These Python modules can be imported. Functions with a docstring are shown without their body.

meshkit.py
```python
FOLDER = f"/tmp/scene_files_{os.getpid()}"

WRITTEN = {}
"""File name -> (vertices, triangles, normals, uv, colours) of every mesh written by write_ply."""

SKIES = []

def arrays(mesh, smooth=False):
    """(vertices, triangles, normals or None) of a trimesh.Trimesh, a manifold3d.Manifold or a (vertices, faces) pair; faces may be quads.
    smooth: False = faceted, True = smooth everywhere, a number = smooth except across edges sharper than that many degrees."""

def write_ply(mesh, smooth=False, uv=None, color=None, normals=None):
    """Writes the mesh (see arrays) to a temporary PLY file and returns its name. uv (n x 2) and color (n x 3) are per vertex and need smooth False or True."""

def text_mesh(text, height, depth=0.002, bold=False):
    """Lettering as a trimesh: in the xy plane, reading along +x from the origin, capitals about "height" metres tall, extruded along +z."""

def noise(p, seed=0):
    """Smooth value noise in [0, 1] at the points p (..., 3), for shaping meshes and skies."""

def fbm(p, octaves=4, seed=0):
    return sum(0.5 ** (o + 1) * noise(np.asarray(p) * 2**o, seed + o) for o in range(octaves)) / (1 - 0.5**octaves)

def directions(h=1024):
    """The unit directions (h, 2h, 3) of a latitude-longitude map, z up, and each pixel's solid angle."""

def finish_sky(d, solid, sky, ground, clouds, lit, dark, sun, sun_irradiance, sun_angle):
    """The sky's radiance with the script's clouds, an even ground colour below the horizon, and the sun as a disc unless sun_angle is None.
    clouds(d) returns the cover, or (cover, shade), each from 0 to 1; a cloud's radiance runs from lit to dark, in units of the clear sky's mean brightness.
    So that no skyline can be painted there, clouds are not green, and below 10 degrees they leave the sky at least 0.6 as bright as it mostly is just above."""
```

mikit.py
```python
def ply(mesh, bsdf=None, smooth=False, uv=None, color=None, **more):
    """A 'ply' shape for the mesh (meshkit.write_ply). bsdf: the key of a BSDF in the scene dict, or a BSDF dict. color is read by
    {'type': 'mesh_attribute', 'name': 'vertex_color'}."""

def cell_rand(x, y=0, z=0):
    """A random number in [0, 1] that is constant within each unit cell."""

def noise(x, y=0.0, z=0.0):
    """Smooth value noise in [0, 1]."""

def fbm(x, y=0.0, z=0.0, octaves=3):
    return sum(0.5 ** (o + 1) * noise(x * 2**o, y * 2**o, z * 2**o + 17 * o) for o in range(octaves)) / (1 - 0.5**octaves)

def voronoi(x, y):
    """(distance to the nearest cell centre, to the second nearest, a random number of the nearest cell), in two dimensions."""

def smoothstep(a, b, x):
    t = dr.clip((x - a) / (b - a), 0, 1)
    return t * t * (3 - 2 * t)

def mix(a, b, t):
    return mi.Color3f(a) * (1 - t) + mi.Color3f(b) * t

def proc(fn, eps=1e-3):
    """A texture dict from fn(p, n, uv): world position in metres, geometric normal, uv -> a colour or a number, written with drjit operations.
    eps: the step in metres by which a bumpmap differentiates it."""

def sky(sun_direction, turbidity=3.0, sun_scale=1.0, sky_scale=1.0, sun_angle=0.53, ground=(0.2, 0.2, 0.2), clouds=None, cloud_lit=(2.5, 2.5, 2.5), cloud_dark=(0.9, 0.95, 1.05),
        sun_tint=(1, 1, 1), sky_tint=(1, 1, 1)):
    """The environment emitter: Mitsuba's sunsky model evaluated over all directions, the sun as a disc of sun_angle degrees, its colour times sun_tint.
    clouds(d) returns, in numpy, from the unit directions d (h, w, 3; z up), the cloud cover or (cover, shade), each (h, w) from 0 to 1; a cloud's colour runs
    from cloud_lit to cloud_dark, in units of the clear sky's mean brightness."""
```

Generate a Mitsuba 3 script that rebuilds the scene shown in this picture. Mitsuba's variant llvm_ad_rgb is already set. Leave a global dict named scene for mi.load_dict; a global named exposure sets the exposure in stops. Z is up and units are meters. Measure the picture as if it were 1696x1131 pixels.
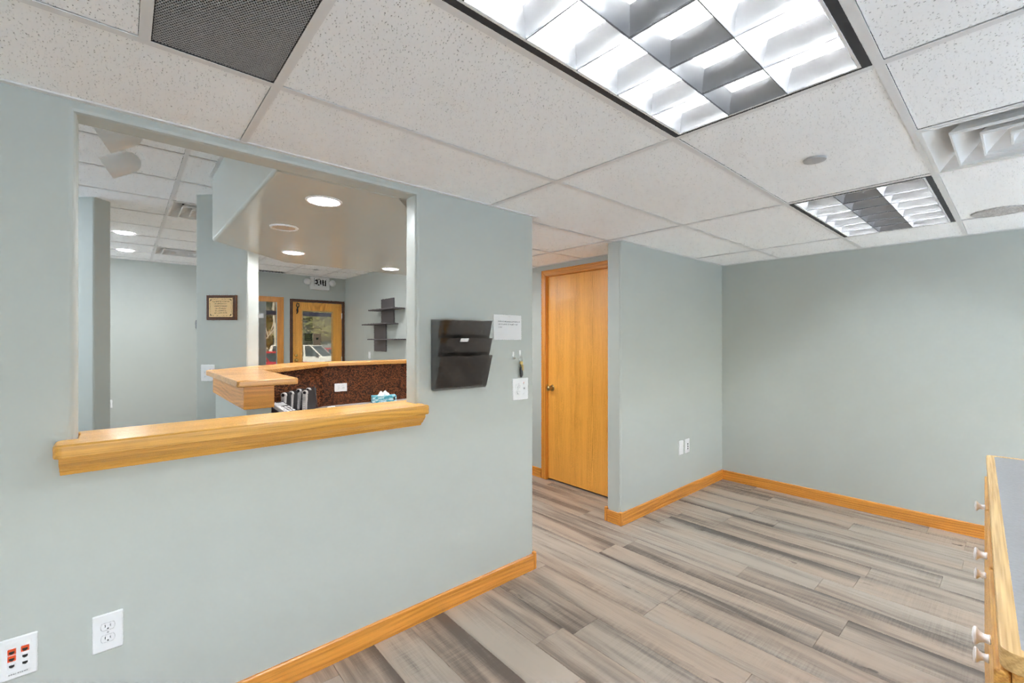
import math
import numpy as np
import trimesh
import manifold3d
import shapely
from shapely.geometry import Polygon, box as sbox
import drjit as dr
import mitsuba as mi
import mikit
import meshkit
from mikit import proc, noise, fbm, voronoi, cell_rand, smoothstep, mix

T = mi.ScalarTransform4f
rng = np.random.default_rng(7)

# ------------------------------------------------------------------ camera, sky, exposure
FPX, YAW, EYE = 736.4, 0.8483, 1.4068
W, HPX = 1696, 1131
FWD = np.array([math.cos(YAW), math.sin(YAW), 0.0])
eye = np.array([0, 0, EYE])
exposure = 1.0
TUBE = 105.0          # radiance of the fluorescent tubes
CAN = 116.0           # radiance of the recessed downlights
SUN, SUNS, SKYS = (-0.42, -0.60, 0.70), 17.0, 9.0
scene, labels = {}, {}
scene['camera'] = {
    'type': 'perspective', 'fov': math.degrees(2 * math.atan(W / 2 / FPX)), 'fov_axis': 'x',
    'principal_point_offset_x': -5.0 / W, 'principal_point_offset_y': 1.2 / HPX, 'near_clip': 0.02, 'far_clip': 500.0,
    'to_world': T().look_at(origin=eye.tolist(), target=(eye + FWD).tolist(), up=[0, 0, 1])}
scene['sky'] = {**mikit.sky(SUN, turbidity=3.5, sun_scale=SUNS, sky_scale=SKYS, ground=(0.25, 0.25, 0.24), sun_tint=(0.57, 0.95, 1.80), sky_tint=(1.15, 1.0, 0.85)), 'sampling_weight': 12.0}

H = 2.1697           # office ceiling
HW = 2.595           # waiting room ceiling
GX, GY = 0.347, 0.2566   # one crossing of the office ceiling grid
FT4, FT2 = 1.2192, 0.6096

# ------------------------------------------------------------------ materials
def two(b):
    return {'type': 'twosided', 'b': b}
def pr(color, rough=0.5, spec=0.4, metal=0.0, **more):
    c = color if isinstance(color, dict) else {'type': 'rgb', 'value': list(color)}
    return {'type': 'principled', 'base_color': c, 'roughness': rough, 'specular': spec, 'metallic': metal, **more}
def M(name, bsdf, twosided=True):
    scene['mat_' + name] = two(bsdf) if twosided else bsdf
    return 'mat_' + name
def bump(b, fn, scale, eps):
    return {'type': 'bumpmap', 't': proc(fn, eps=eps), 'scale': scale, 'b': b}

def peel(p, n, uv):
    q = fbm(p.x * 95, p.y * 95, p.z * 95, 2)
    return q * 0.7 + 0.3 * noise(p.x * 260, p.y * 260, p.z * 260)
PAINT = (0.498, 0.522, 0.478)
m_paint = M('paint', bump(pr(PAINT, 0.42, 0.35), peel, 0.0022, 0.0015))
m_paint_gloss = M('paint_gloss', bump(pr(PAINT, 0.22, 0.5), lambda p, n, uv: fbm(p.x * 30, p.y * 30, p.z * 30, 3), 0.0012, 0.003))

def tile_fn(p, n, uv):
    a = fbm(p.x * 3, p.y * 3, 0.0, 2)
    x, y = p.x * 0.8 + p.y * 0.6, p.y * 0.8 - p.x * 0.6
    d1, _, w1 = voronoi(x / 0.0125, y / 0.0075)
    d2, _, w2 = voronoi(p.x / 0.0085 + 31, p.y / 0.0150 + 7)
    r1 = 0.30 * dr.maximum(w1 - 0.40, 0) - 0.06
    r2 = 0.30 * dr.maximum(w2 - 0.36, 0) - 0.06
    k = dr.minimum(smoothstep(r1, r1 + 0.07, d1), smoothstep(r2, r2 + 0.07, d2))
    grain = 0.98 + 0.04 * noise(p.x * 500, p.y * 500)
    return mix((0.25, 0.235, 0.215), (0.92, 0.915, 0.90), k) * grain
m_tile = M('ceiling_tile', pr(proc(tile_fn), 0.95, 0.1))
m_grid = M('ceiling_grid', pr((0.76, 0.75, 0.735), 0.5, 0.3))
m_void = M('plenum', pr((0.02, 0.02, 0.02), 0.9, 0.05))
m_white = M('white_plastic', pr((0.86, 0.86, 0.85), 0.3, 0.5))
m_whitemetal = M('white_metal', pr((0.80, 0.79, 0.77), 0.4, 0.4))
m_housing = M('white_enamel', pr((0.88, 0.88, 0.87), 0.5, 0.4))
m_louver = M('louver_aluminium', pr((0.25, 0.249, 0.247), 0.38, 0.5, 0.35))
m_bar = M('bar_aluminium', pr((0.10, 0.10, 0.10), 0.4, 0.3, 0.3))
m_black = M('black', pr((0.012, 0.012, 0.012), 0.4, 0.4))
m_slot = M('slot_black', pr((0.02, 0.02, 0.022), 0.5, 0.3))
m_dark = M('dark_plastic', pr((0.03, 0.029, 0.03), 0.35, 0.5))
m_silver = M('silver_plastic', pr((0.62, 0.59, 0.57), 0.35, 0.5, 0.2))
m_chrome = M('nickel', pr((0.70, 0.69, 0.66), 0.2, 0.5, 1.0))
m_brass = M('brass', pr((0.72, 0.50, 0.18), 0.22, 0.5, 1.0))
m_bronze = M('aged_brass', pr((0.52, 0.37, 0.16), 0.22, 0.5, 1.0))
m_orange = M('orange_plastic', pr((0.72, 0.085, 0.02), 0.4, 0.4))
m_grey = M('grey_plastic', pr((0.45, 0.44, 0.43), 0.5, 0.3))
m_tan = M('tan_mesh', pr((0.50, 0.40, 0.30), 0.8, 0.2))
def speak_fn(p, n, uv):
    return mix((0.30, 0.28, 0.26), (0.62, 0.60, 0.57), smoothstep(0.3, 0.7, noise(p.x * 300, p.y * 300)))
m_speaker = M('speaker_mesh', pr(proc(speak_fn), 0.8, 0.1))
m_smoke = M('smoke_plastic', {'type': 'thindielectric', 'int_ior': 1.49, 'specular_transmittance': {'type': 'rgb', 'value': [0.52, 0.51, 0.505]}}, False)
m_shelf = M('dark_laminate', pr((0.105, 0.094, 0.096), 0.4, 0.4))
m_paper = M('paper', pr((0.80, 0.80, 0.79), 0.8, 0.1))
m_ink = M('ink', pr((0.16, 0.16, 0.16), 0.7, 0.1))
m_porcelain = M('porcelain', pr((0.86, 0.84, 0.83), 0.12, 0.6, clearcoat=0.6))
m_pane = M('pane', {'type': 'thindielectric', 'specular_transmittance': {'type': 'rgb', 'value': [0.62, 0.57, 0.50]}}, False)

PHI = YAW - math.atan((1620 - 853) / FPX)      # the cabinet stands a little askew
def oak_fn(axis, light, dark, turn=0.0):
    i = 'xyz'.index(axis)
    def fn(p, n, uv):
        q = [p.x * math.cos(turn) + p.y * math.sin(turn), p.y * math.cos(turn) - p.x * math.sin(turn), p.z]
        a = q[i]; b, c = [q[j] for j in range(3) if j != i]
        s = b + c * 0.83
        warp = fbm(a * 1.3, s * 6, b * 4, 2)
        g = fbm(a * 1.1 + 3, b * 24 + warp * 2.0, c * 24, 3)
        ring = 0.5 + 0.5 * dr.sin((s + warp * 0.11) * 330)
        pore = noise(a * 9, b * 420, c * 420)
        t = 0.52 * g + 0.16 * ring + 0.32 * pore
        return mix(light, dark, smoothstep(0.22, 0.82, t))
    return fn
OAK_L, OAK_D = (0.80, 0.335, 0.052), (0.50, 0.172, 0.022)
m_oak = {ax: M('oak_' + ax, pr(proc(oak_fn(ax, OAK_L, OAK_D)), 0.30, 0.5, clearcoat=0.35, clearcoat_gloss=0.85)) for ax in 'xyz'}
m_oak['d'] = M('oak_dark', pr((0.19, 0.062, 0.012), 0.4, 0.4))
SILL_L, SILL_D = (0.78, 0.400, 0.072), (0.52, 0.230, 0.034)
m_sill = M('oak_sill', pr(proc(oak_fn('x', SILL_L, SILL_D)), 0.22, 0.5, clearcoat=0.5, clearcoat_gloss=0.9))
PALE_L, PALE_D = (0.68, 0.45, 0.19), (0.44, 0.24, 0.075)
m_pale = M('oak_pale', pr(proc(oak_fn('x', PALE_L, PALE_D, PHI)), 0.35, 0.4))
m_drawer = M('oak_drawer', pr(proc(oak_fn('x', (0.70, 0.38, 0.09), (0.42, 0.17, 0.03), PHI)), 0.3, 0.5))
m_walnut = M('walnut', pr(proc(oak_fn('x', (0.11, 0.042, 0.016), (0.055, 0.020, 0.008))), 0.3, 0.5))
def door_fn(p, n, uv):
    # flat-sawn veneer: cathedral figure in upright leaves about 0.2 m wide
    leaf = dr.floor((p.y + 0.02) / 0.21)
    t = (p.y + 0.02) / 0.21 - leaf - 0.5
    r = cell_rand(leaf, 5)
    h = p.z * 0.30 + r * 0.37 + 0.08 * fbm(p.z * 2, p.y * 7, leaf, 2)
    v = dr.abs(t) + 0.03 * noise(p.z * 6, p.y * 30)
    ring = 0.5 + 0.5 * dr.sin((v * v * 5.0 + h * 1.6 + v * 2.2) * 26)
    core = smoothstep(0.42, 0.05, dr.abs(t))
    pore = noise(p.y * 420, p.z * 8)
    g = fbm(p.y * 30, p.z * 0.9, 4.0, 3)
    k = 0.26 * g + (0.14 + 0.34 * core) * ring * ring + 0.26 * pore
    return mix((0.92, 0.42, 0.072), (0.66, 0.255, 0.034), smoothstep(0.15, 0.80, k))
m_door = M('oak_door', pr(proc(door_fn), 0.28, 0.5, clearcoat=0.3, clearcoat_gloss=0.85))
def edoor_fn(p, n, uv):
    v = (p.x - 2.72) * (p.x - 2.72) * 9 - (p.z - 2.0) * 0.6
    ring = 0.5 + 0.5 * dr.sin((v + 0.06 * fbm(p.x * 5, p.z * 1.2, 0.0, 2)) * 48)
    k = 0.5 * fbm(p.x * 26, p.z * 1.1, 1.0, 3) + 0.25 * ring * ring + 0.2 * noise(p.x * 200, p.z * 5)
    return mix((0.95, 0.46, 0.085), (0.64, 0.25, 0.038), smoothstep(0.2, 0.85, k))
m_edoor = M('oak_exit_door', pr(proc(edoor_fn), 0.3, 0.5))

def plank_fn(p, n, uv):
    pid = dr.floor(uv.x / 4)
    x = uv.x - pid * 4
    y = uv.y
    r1, r2, r3, r4 = (cell_rand(pid, k) for k in (11, 12, 13, 14))
    X, Y = x + r1 * 17, y + r2 * 23
    broad = fbm(Y * 1.5, X * 12, r3 * 9, 3)
    streak = fbm(Y * 3.4, X * 55 + 2.5 * noise(Y * 2.0, X * 6, 4.0), r4 * 5, 3)
    fine = noise(Y * 16, X * 520)
    saw = noise(Y * 230, X * 7) * smoothstep(0.45, 0.75, fbm(Y * 1.7, X * 6, 3.0, 2))
    side = dr.select(r4 > 0.5, x / 0.187, 1 - x / 0.187)
    band = smoothstep(0.55, 1.0, side + 0.35 * (noise(Y * 1.6, r1 * 50) - 0.5)) * smoothstep(0.25, 0.7, r3)
    k = 0.38 * smoothstep(0.25, 0.75, broad) + 0.22 * smoothstep(0.25, 0.8, streak) + 0.12 * fine + 0.14 * saw + 0.34 * band + 0.22 * (r2 - 0.5)
    warm = fbm(Y * 0.7, X * 5, 8.0, 2)
    light = mix((0.388, 0.326, 0.262), (0.395, 0.306, 0.233), smoothstep(0.3, 0.7, warm + 0.3 * (r1 - 0.5)))
    dark = mix((0.082, 0.069, 0.057), (0.110, 0.080, 0.060), warm)
    col = mix(light, dark, smoothstep(0.10, 0.98, k))
    crack = smoothstep(0.80, 0.90, noise(Y * 3.0, X * 34, r4 * 7)) * smoothstep(0.55, 0.75, noise(Y * 34, X * 60)) * smoothstep(0.4, 0.8, noise(Y * 0.8, r3 * 30))
    return mix(col, (0.055, 0.043, 0.032), 0.75 * crack)
m_plank = M('plank_vinyl', pr(proc(plank_fn), 0.46, 0.4))
m_sub = M('subfloor', pr((0.06, 0.05, 0.045), 0.8, 0.1))
m_carpet = M('carpet', pr((0.275, 0.225, 0.18), 0.95, 0.05))

def burl_fn(p, n, uv):
    s = (p.x - p.y * 0.35)
    d1, d2, w = voronoi(s / 0.013, p.z / 0.010)
    e1, e2, v = voronoi(s / 0.0055 + 9, p.z / 0.0055 + 3)
    k = 0.55 * w + 0.45 * v
    c = mix((0.020, 0.006, 0.003), (0.27, 0.085, 0.030), smoothstep(0.2, 0.85, k))
    return mix((0.02, 0.008, 0.004), c, smoothstep(0.02, 0.16, d2 - d1))
m_burl = M('burl_laminate', pr(proc(burl_fn), 0.55, 0.25))
def lam_fn(p, n, uv):
    return mix((0.245, 0.238, 0.232), (0.28, 0.272, 0.265), fbm(p.x * 160, p.y * 160, 0.0, 2))
m_lam = M('grey_laminate', pr(proc(lam_fn), 0.5, 0.25))
m_desk = M('desk_laminate', pr((0.31, 0.265, 0.235), 0.4, 0.4))
def plaque_fn(p, n, uv):
    return mix((0.72, 0.47, 0.22), (0.80, 0.56, 0.28), fbm(p.x * 40, p.z * 6, 0.0, 2))
m_gold = M('gold_plate', pr(proc(plaque_fn), 0.4, 0.4, 0.15))
def tissue_fn(p, n, uv):
    k = fbm(p.x * 38, p.y * 38, p.z * 60, 3)
    return mix((0.08, 0.36, 0.44), (0.62, 0.78, 0.80), smoothstep(0.40, 0.68, k))
m_tissuebox = M('tissue_carton', pr(proc(tissue_fn), 0.5, 0.3))
m_asphalt = M('asphalt', pr((0.20, 0.20, 0.20), 0.9, 0.1))
m_concrete = M('concrete', pr((0.50, 0.49, 0.47), 0.9, 0.1))
m_frame_ext = M('violet_frame', pr((0.085, 0.075, 0.13), 0.4, 0.4))
m_bark = M('bark', pr((0.17, 0.13, 0.10), 0.9, 0.1))
m_palebark = M('pale_bark', pr((0.55, 0.50, 0.43), 0.9, 0.1))
m_leaf = M('needles', {'type': 'diffuse', 'reflectance': {'type': 'rgb', 'value': [0.26, 0.27, 0.085]}})
m_leaf2 = M('dark_leaves', {'type': 'diffuse', 'reflectance': {'type': 'rgb', 'value': [0.075, 0.085, 0.045]}})
m_carwhite = M('white_car_paint', pr((0.80, 0.80, 0.80), 0.25, 0.5, clearcoat=0.6))
m_cargrey = M('grey_car_paint', pr((0.20, 0.20, 0.205), 0.35, 0.5))
m_carred = M('red_car_paint', pr((0.55, 0.02, 0.045), 0.25, 0.5, clearcoat=0.6))
m_carglass = M('car_glass', pr((0.05, 0.07, 0.085), 0.08, 0.6))
m_tyre = M('tyre', pr((0.025, 0.025, 0.025), 0.8, 0.2))

def emit(r, c=(1, 1, 1)):
    return {'type': 'area', 'radiance': {'type': 'rgb', 'value': [r * x for x in c]}}

# ------------------------------------------------------------------ geometry helpers
def ring_offset(P, d):
    e = np.roll(P, -1, 0) - P
    e /= np.linalg.norm(e, axis=1, keepdims=True) + 1e-12
    n2 = np.stack([-e[:, 1], e[:, 0]], 1)
    n1 = np.roll(n2, 1, 0)
    return P + d * (n1 + n2) / (1 + (n1 * n2).sum(1, keepdims=True)).clip(0.25)

def solid(poly, z0, z1, rb=0.0, rt=0.0, seg=2):
    """The polygon extruded from z0 to z1, its bottom and top edges rounded by rb and rt."""
    poly = shapely.geometry.polygon.orient(poly)
    rings = [np.array(poly.exterior.coords)[:-1]] + [np.array(r.coords)[:-1] for r in poly.interiors]
    levels = []
    for k in range(seg + 1 if rb else 1):
        a = math.pi / 2 * k / seg if rb else math.pi / 2
        levels.append((z0 + rb * (1 - math.cos(a)), rb * (1 - math.sin(a))))
    for k in range(seg + 1 if rt else 1):
        a = math.pi / 2 * k / seg if rt else 0
        levels.append((z1 - rt * (1 - math.sin(a)), rt * (1 - math.cos(a))))
    V, Fc, base = [], [], 0
    n = sum(len(r) for r in rings)
    for z, d in levels:
        for r in rings:
            q = ring_offset(r, d) if d else r
            V.append(np.c_[q, np.full(len(q), z)])
    V = np.vstack(V)
    off = 0
    for r in rings:
        m = len(r)
        i = np.arange(m); j = (i + 1) % m
        for l in range(len(levels) - 1):
            a, b = l * n + off, (l + 1) * n + off
            Fc += [np.stack([a + i, a + j, b + j], 1), np.stack([a + i, b + j, b + i], 1)]
        off += m
    def cap(l):
        rr = [V[l * n + o:l * n + o + len(r), :2] for o, r in zip(np.cumsum([0] + [len(r) for r in rings]), rings)]
        t = np.asarray(manifold3d.triangulate([np.ascontiguousarray(x) for x in rr]))
        p = np.vstack(rr)
        u, w = p[t[:, 1]] - p[t[:, 0]], p[t[:, 2]] - p[t[:, 0]]
        c = u[:, 0] * w[:, 1] - u[:, 1] * w[:, 0]
        t[c < 0] = t[c < 0][:, ::-1]
        return t + l * n
    Fc += [cap(0)[:, ::-1], cap(len(levels) - 1)]
    return trimesh.Trimesh(V, np.vstack(Fc), process=False)

def rect(x0, x1, y0, y1, r=0.0, seg=2):
    x0, x1, y0, y1 = min(x0, x1), max(x0, x1), min(y0, y1), max(y0, y1)
    r = min(r, .45 * (x1 - x0), .45 * (y1 - y0))
    p = sbox(x0, y0, x1, y1)
    return p.buffer(-r).buffer(r, quad_segs=seg) if r else p

def bx(x0, x1, y0, y1, z0, z1, r=0.0, seg=1):
    r = min(r, .4 * abs(x1 - x0), .4 * abs(y1 - y0), .4 * abs(z1 - z0))
    if r <= 0:
        return solid(sbox(x0, y0, x1, y1), z0, z1)
    return solid(rect(x0, x1, y0, y1, r, seg), z0, z1, r, r, seg)

def perm(m, order):
    return trimesh.Trimesh(np.array(m.vertices)[:, order], m.faces, process=False)
def prism_x(pts_yz, x0, x1, r=0.0):
    """A (y, z) profile run along x."""
    return perm(solid(Polygon(pts_yz), x0, x1, r, r), [2, 0, 1])
def prism_y(pts_xz, y0, y1, r=0.0):
    m = solid(Polygon([(z, x) for x, z in pts_xz]), y0, y1, r, r)
    return perm(m, [1, 2, 0])

def cat(*ms):
    return trimesh.util.concatenate(list(ms))

def lathe(prof, n=24, axis='z', at=(0, 0, 0)):
    """(radius, height) pairs turned about an axis."""
    a = np.arange(n) * 2 * math.pi / n
    prof = np.asarray(prof, float)
    V = np.stack([prof[:, None, 0] * np.cos(a), prof[:, None, 0] * np.sin(a), np.broadcast_to(prof[:, None, 1], (len(prof), n))], -1).reshape(-1, 3)
    i, j = np.meshgrid(np.arange(len(prof) - 1), np.arange(n), indexing='ij')
    k = (j + 1) % n
    F = np.vstack([np.stack([i * n + j, i * n + k, (i + 1) * n + k], -1).reshape(-1, 3), np.stack([i * n + j, (i + 1) * n + k, (i + 1) * n + j], -1).reshape(-1, 3)])
    m = trimesh.Trimesh(V, F, process=False)
    if axis == 'x': m = perm(m, [2, 0, 1])
    if axis == 'y': m = perm(m, [1, 2, 0])
    m.apply_translation(at)
    return m

def tube(pts, r, n=8):
    pts = np.asarray(pts, float)
    t = np.gradient(pts, axis=0); t /= np.linalg.norm(t, axis=1, keepdims=True)
    up = np.array([0, 0, 1.0]) if abs(t[0][2]) < 0.9 else np.array([1.0, 0, 0])
    a = np.cross(t, up); a /= np.linalg.norm(a, axis=1, keepdims=True)
    b = np.cross(t, a)
    rr = np.broadcast_to(r, (len(pts),))
    ang = np.arange(n) * 2 * math.pi / n
    V = (pts[:, None] + rr[:, None, None] * (np.cos(ang)[None, :, None] * a[:, None] + np.sin(ang)[None, :, None] * b[:, None])).reshape(-1, 3)
    V = np.vstack([V, pts[:1], pts[-1:]])
    F = []
    L = len(pts)
    for i in range(L - 1):
        for j in range(n):
            k = (j + 1) % n
            F += [[i * n + j, (i + 1) * n + k, i * n + k], [i * n + j, (i + 1) * n + j, (i + 1) * n + k]]
    for j in range(n):
        k = (j + 1) % n
        F += [[L * n, j, k], [L * n + 1, (L - 1) * n + k, (L - 1) * n + j]]
    return trimesh.Trimesh(V, np.array(F), process=False)

def frame_of(origin, N):
    """Matrix of a wall-mounted thing: local x to the right, y up, z out of the wall along N."""
    N = np.asarray(N, float) / np.linalg.norm(N)
    V = np.array([0, 0, 1.0])
    U = np.cross(V, N)
    m = np.eye(4)
    m[:3, 0], m[:3, 1], m[:3, 2], m[:3, 3] = U, V, N, origin
    return m
def moved(m, mat):
    m = m.copy(); m.apply_transform(mat); return m

# ------------------------------------------------------------------ scene helpers
used = {}
def fresh(key):
    n = used.get(key, -1) + 1
    used[key] = n
    return key if n == 0 else f'{key}_{n:03d}'
def put(key, mesh, mat, smooth=30, parent=None, **more):
    key = fresh((parent + '__' if parent else '') + key)
    scene[key] = mikit.ply(mesh, mat, smooth=smooth, **more)
    return key
def thing(key, label, category, group=None):
    key = fresh(key)
    labels[key] = {'label': label, 'category': category}
    if group: labels[key]['group'] = group
    return key
def structure(key, label=None):
    labels[key] = {'kind': 'structure'}
    if label: labels[key]['label'] = label
    return key
def stuffpart(key):
    labels[key] = {'kind': 'stuff'}

# ================================================================== THE SHELL
YA, YA2 = 1.988, 2.102      # faces of the wall with the pass-through
XE = 1.905                  # its end
OX0, OX1, OZ0, OZ1 = -0.112, 1.095, 1.06, 2.135
YS, YS2, XS = 2.0085, 2.138, 2.843
XB = 4.586
XH = 3.23                   # hallway wall
YF = 8.64                   # far wall of the waiting room
XL, YR = -2.3, -2.5         # behind the camera
TOP = 2.72

def mani(m):
    return manifold3d.Manifold(manifold3d.Mesh(np.asarray(m.vertices, np.float32), np.asarray(m.faces, np.uint32)))
def union(*ms):
    a = mani(ms[0])
    for m in ms[1:]: a = a + mani(m)
    return a
R = 0.02
left = shapely.union_all([rect(XL, OX0, YA, YA2, R, 4), sbox(XL, YA, OX0 - 0.1, YA2)])
right = rect(OX1, XE, YA, YA2, R, 4)
header = prism_x([(YA, TOP), (YA2, TOP), (YA2, OZ1 + .015), (YA2 - .005, OZ1 + .004), (YA2 - .015, OZ1), (YA + .015, OZ1), (YA + .005, OZ1 + .004), (YA, OZ1 + .015)], OX0 - 0.03, OX1 + 0.03)
wallA = union(solid(left, 0, TOP), solid(right, 0, TOP), bx(OX0 - .03, OX1 + .03, YA, YA2, 0, OZ0), header)
put('wall_left', wallA, m_paint); structure('wall_left', 'sage green wall with the pass-through opening')
stub = shapely.union_all([rect(XS, XB + .1, YS, YS2, R, 4), sbox(XS + .2, YS, XB + .1, YS2)])
put('wall_middle', solid(stub, 0, 2.6), m_paint); structure('wall_middle', 'short sage green wall between the hallway and the alcove')
put('wall_back', bx(XB, XB + .12, YR, YS + .01, 0, 2.6), m_paint); structure('wall_back', 'sage green wall at the back of the alcove')
put('wall_rear', mani(bx(XL - .1, XB + .12, YR - .12, YR, 0, 2.6)) - mani(bx(XL + .25, XB - .5, YR - .3, YR + .1, .85, 2.12)), m_paint); structure('wall_rear')
put('wall_side', bx(XL - .12, XL, YR, YA2, 0, 2.6), m_paint); structure('wall_side')
DY0, DY1, DZ = 2.385, 3.186, 2.066
hall = mani(bx(XH, XH + .12, YS2 - .02, YF, 0, TOP)) - mani(bx(XH - .1, XH + .2, DY0, DY1, -.1, DZ))
put('wall_hallway', hall, m_paint); structure('wall_hallway', 'sage green hallway wall with the oak door')
# far wall with the exit door and the sidelight
EX0, EX1, EZ1 = 2.285, 3.165, 2.115
SX0, SX1, SZ0, SZ1 = 1.30, 2.05, 0.25, 2.10
far = mani(bx(-2.72, XH + .12, YF, YF + .14, 0, 4.6)) - mani(bx(EX0, EX1, YF - .1, YF + .3, -.1, EZ1)) - mani(bx(SX0, SX1, YF - .1, YF + .3, SZ0, SZ1))
put('wall_far', far, m_paint); structure('wall_far', 'sage green far wall with the exit door and sidelight')
put('wall_waiting', mani(bx(-2.72, -2.6, YA2, YF, 0, TOP)) - mani(bx(-2.8, -2.5, 4.4, 7.4, .8, 2.2)), m_paint); structure('wall_waiting')
D = np.array([-1, 1]) / math.sqrt(2)
def slanted(p, length, w):
    p = np.array(p); n = np.array([1, 1]) / math.sqrt(2) * w
    return Polygon([p, p + n, p + n + D * length, p + D * length])
pier = slanted((.757, 4.135), .442, .15).buffer(-.015).buffer(.015, quad_segs=4)
put('wall_short', solid(pier, 0, TOP - .05), m_paint); structure('wall_short', 'short angled wall carrying the plaque')
colm = slanted((-.183, 5.07), 1.6, .15).buffer(-.015).buffer(.015, quad_segs=4)
put('wall_angled', solid(colm, 0, TOP - .05), m_paint); structure('wall_angled', 'angled wall end in the waiting room seen at the left of the opening')

# soffit above the reception counter
soff = Polygon([(.489, YA2), (1.08, YA2), (1.08, 3.44), (1.52, 3.88), (XH, 3.88), (XH, 4.53), (1.125, 4.53), (.489, 3.894)])
soff = soff.buffer(-.004).buffer(.004, quad_segs=3)
put('trim_1', solid(soff, OZ1, TOP - .02, .018, 0, 4), m_paint_gloss); structure('trim_1', 'glossy sage green soffit dropped over the reception counter')

# ================================================================== FLOOR
floor_poly = shapely.union_all([sbox(XL, YR, XB, YA + .01), sbox(XE, YA - .01, XS, 3.95), sbox(XS - .1, YS2, XH, 3.95), sbox(XL, YR, XB, YS)])
floor_poly = floor_poly.difference(sbox(XL, YA, XE, YA2)).buffer(0)
put('floor', bx(-2.7, XB + .1, YR - .1, YF + .1, -.08, -.0045), m_carpet, smooth=False); structure('floor', 'grey brown wood plank floor')
PW, PX0, PL = 0.187, 0.684, 1.22
pid = 0
for ci in range(math.floor((XL - PX0) / PW), math.ceil((XB - PX0) / PW)):
    off = rng.uniform(0, PL)
    for ri in range(-4, 5):
        a = sbox(PX0 + ci * PW + .0006, ri * PL + off + .0006, PX0 + (ci + 1) * PW - .0006, (ri + 1) * PL + off - .0006)
        for g in getattr(a.intersection(floor_poly), 'geoms', [a.intersection(floor_poly)]):
            if g.geom_type != 'Polygon' or g.area < 2e-4: continue
            g = shapely.simplify(g, 1e-4)
            m = solid(g, -.0045, 0.0, 0, .0009, 1)
            v = np.array(m.vertices)
            uv = np.stack([pid * 4 + (v[:, 0] - (PX0 + ci * PW)), v[:, 1] - ri * PL - off], 1)
            put('plank', m, m_plank, smooth=False, parent='floor', uv=uv)
            pid += 1

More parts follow.
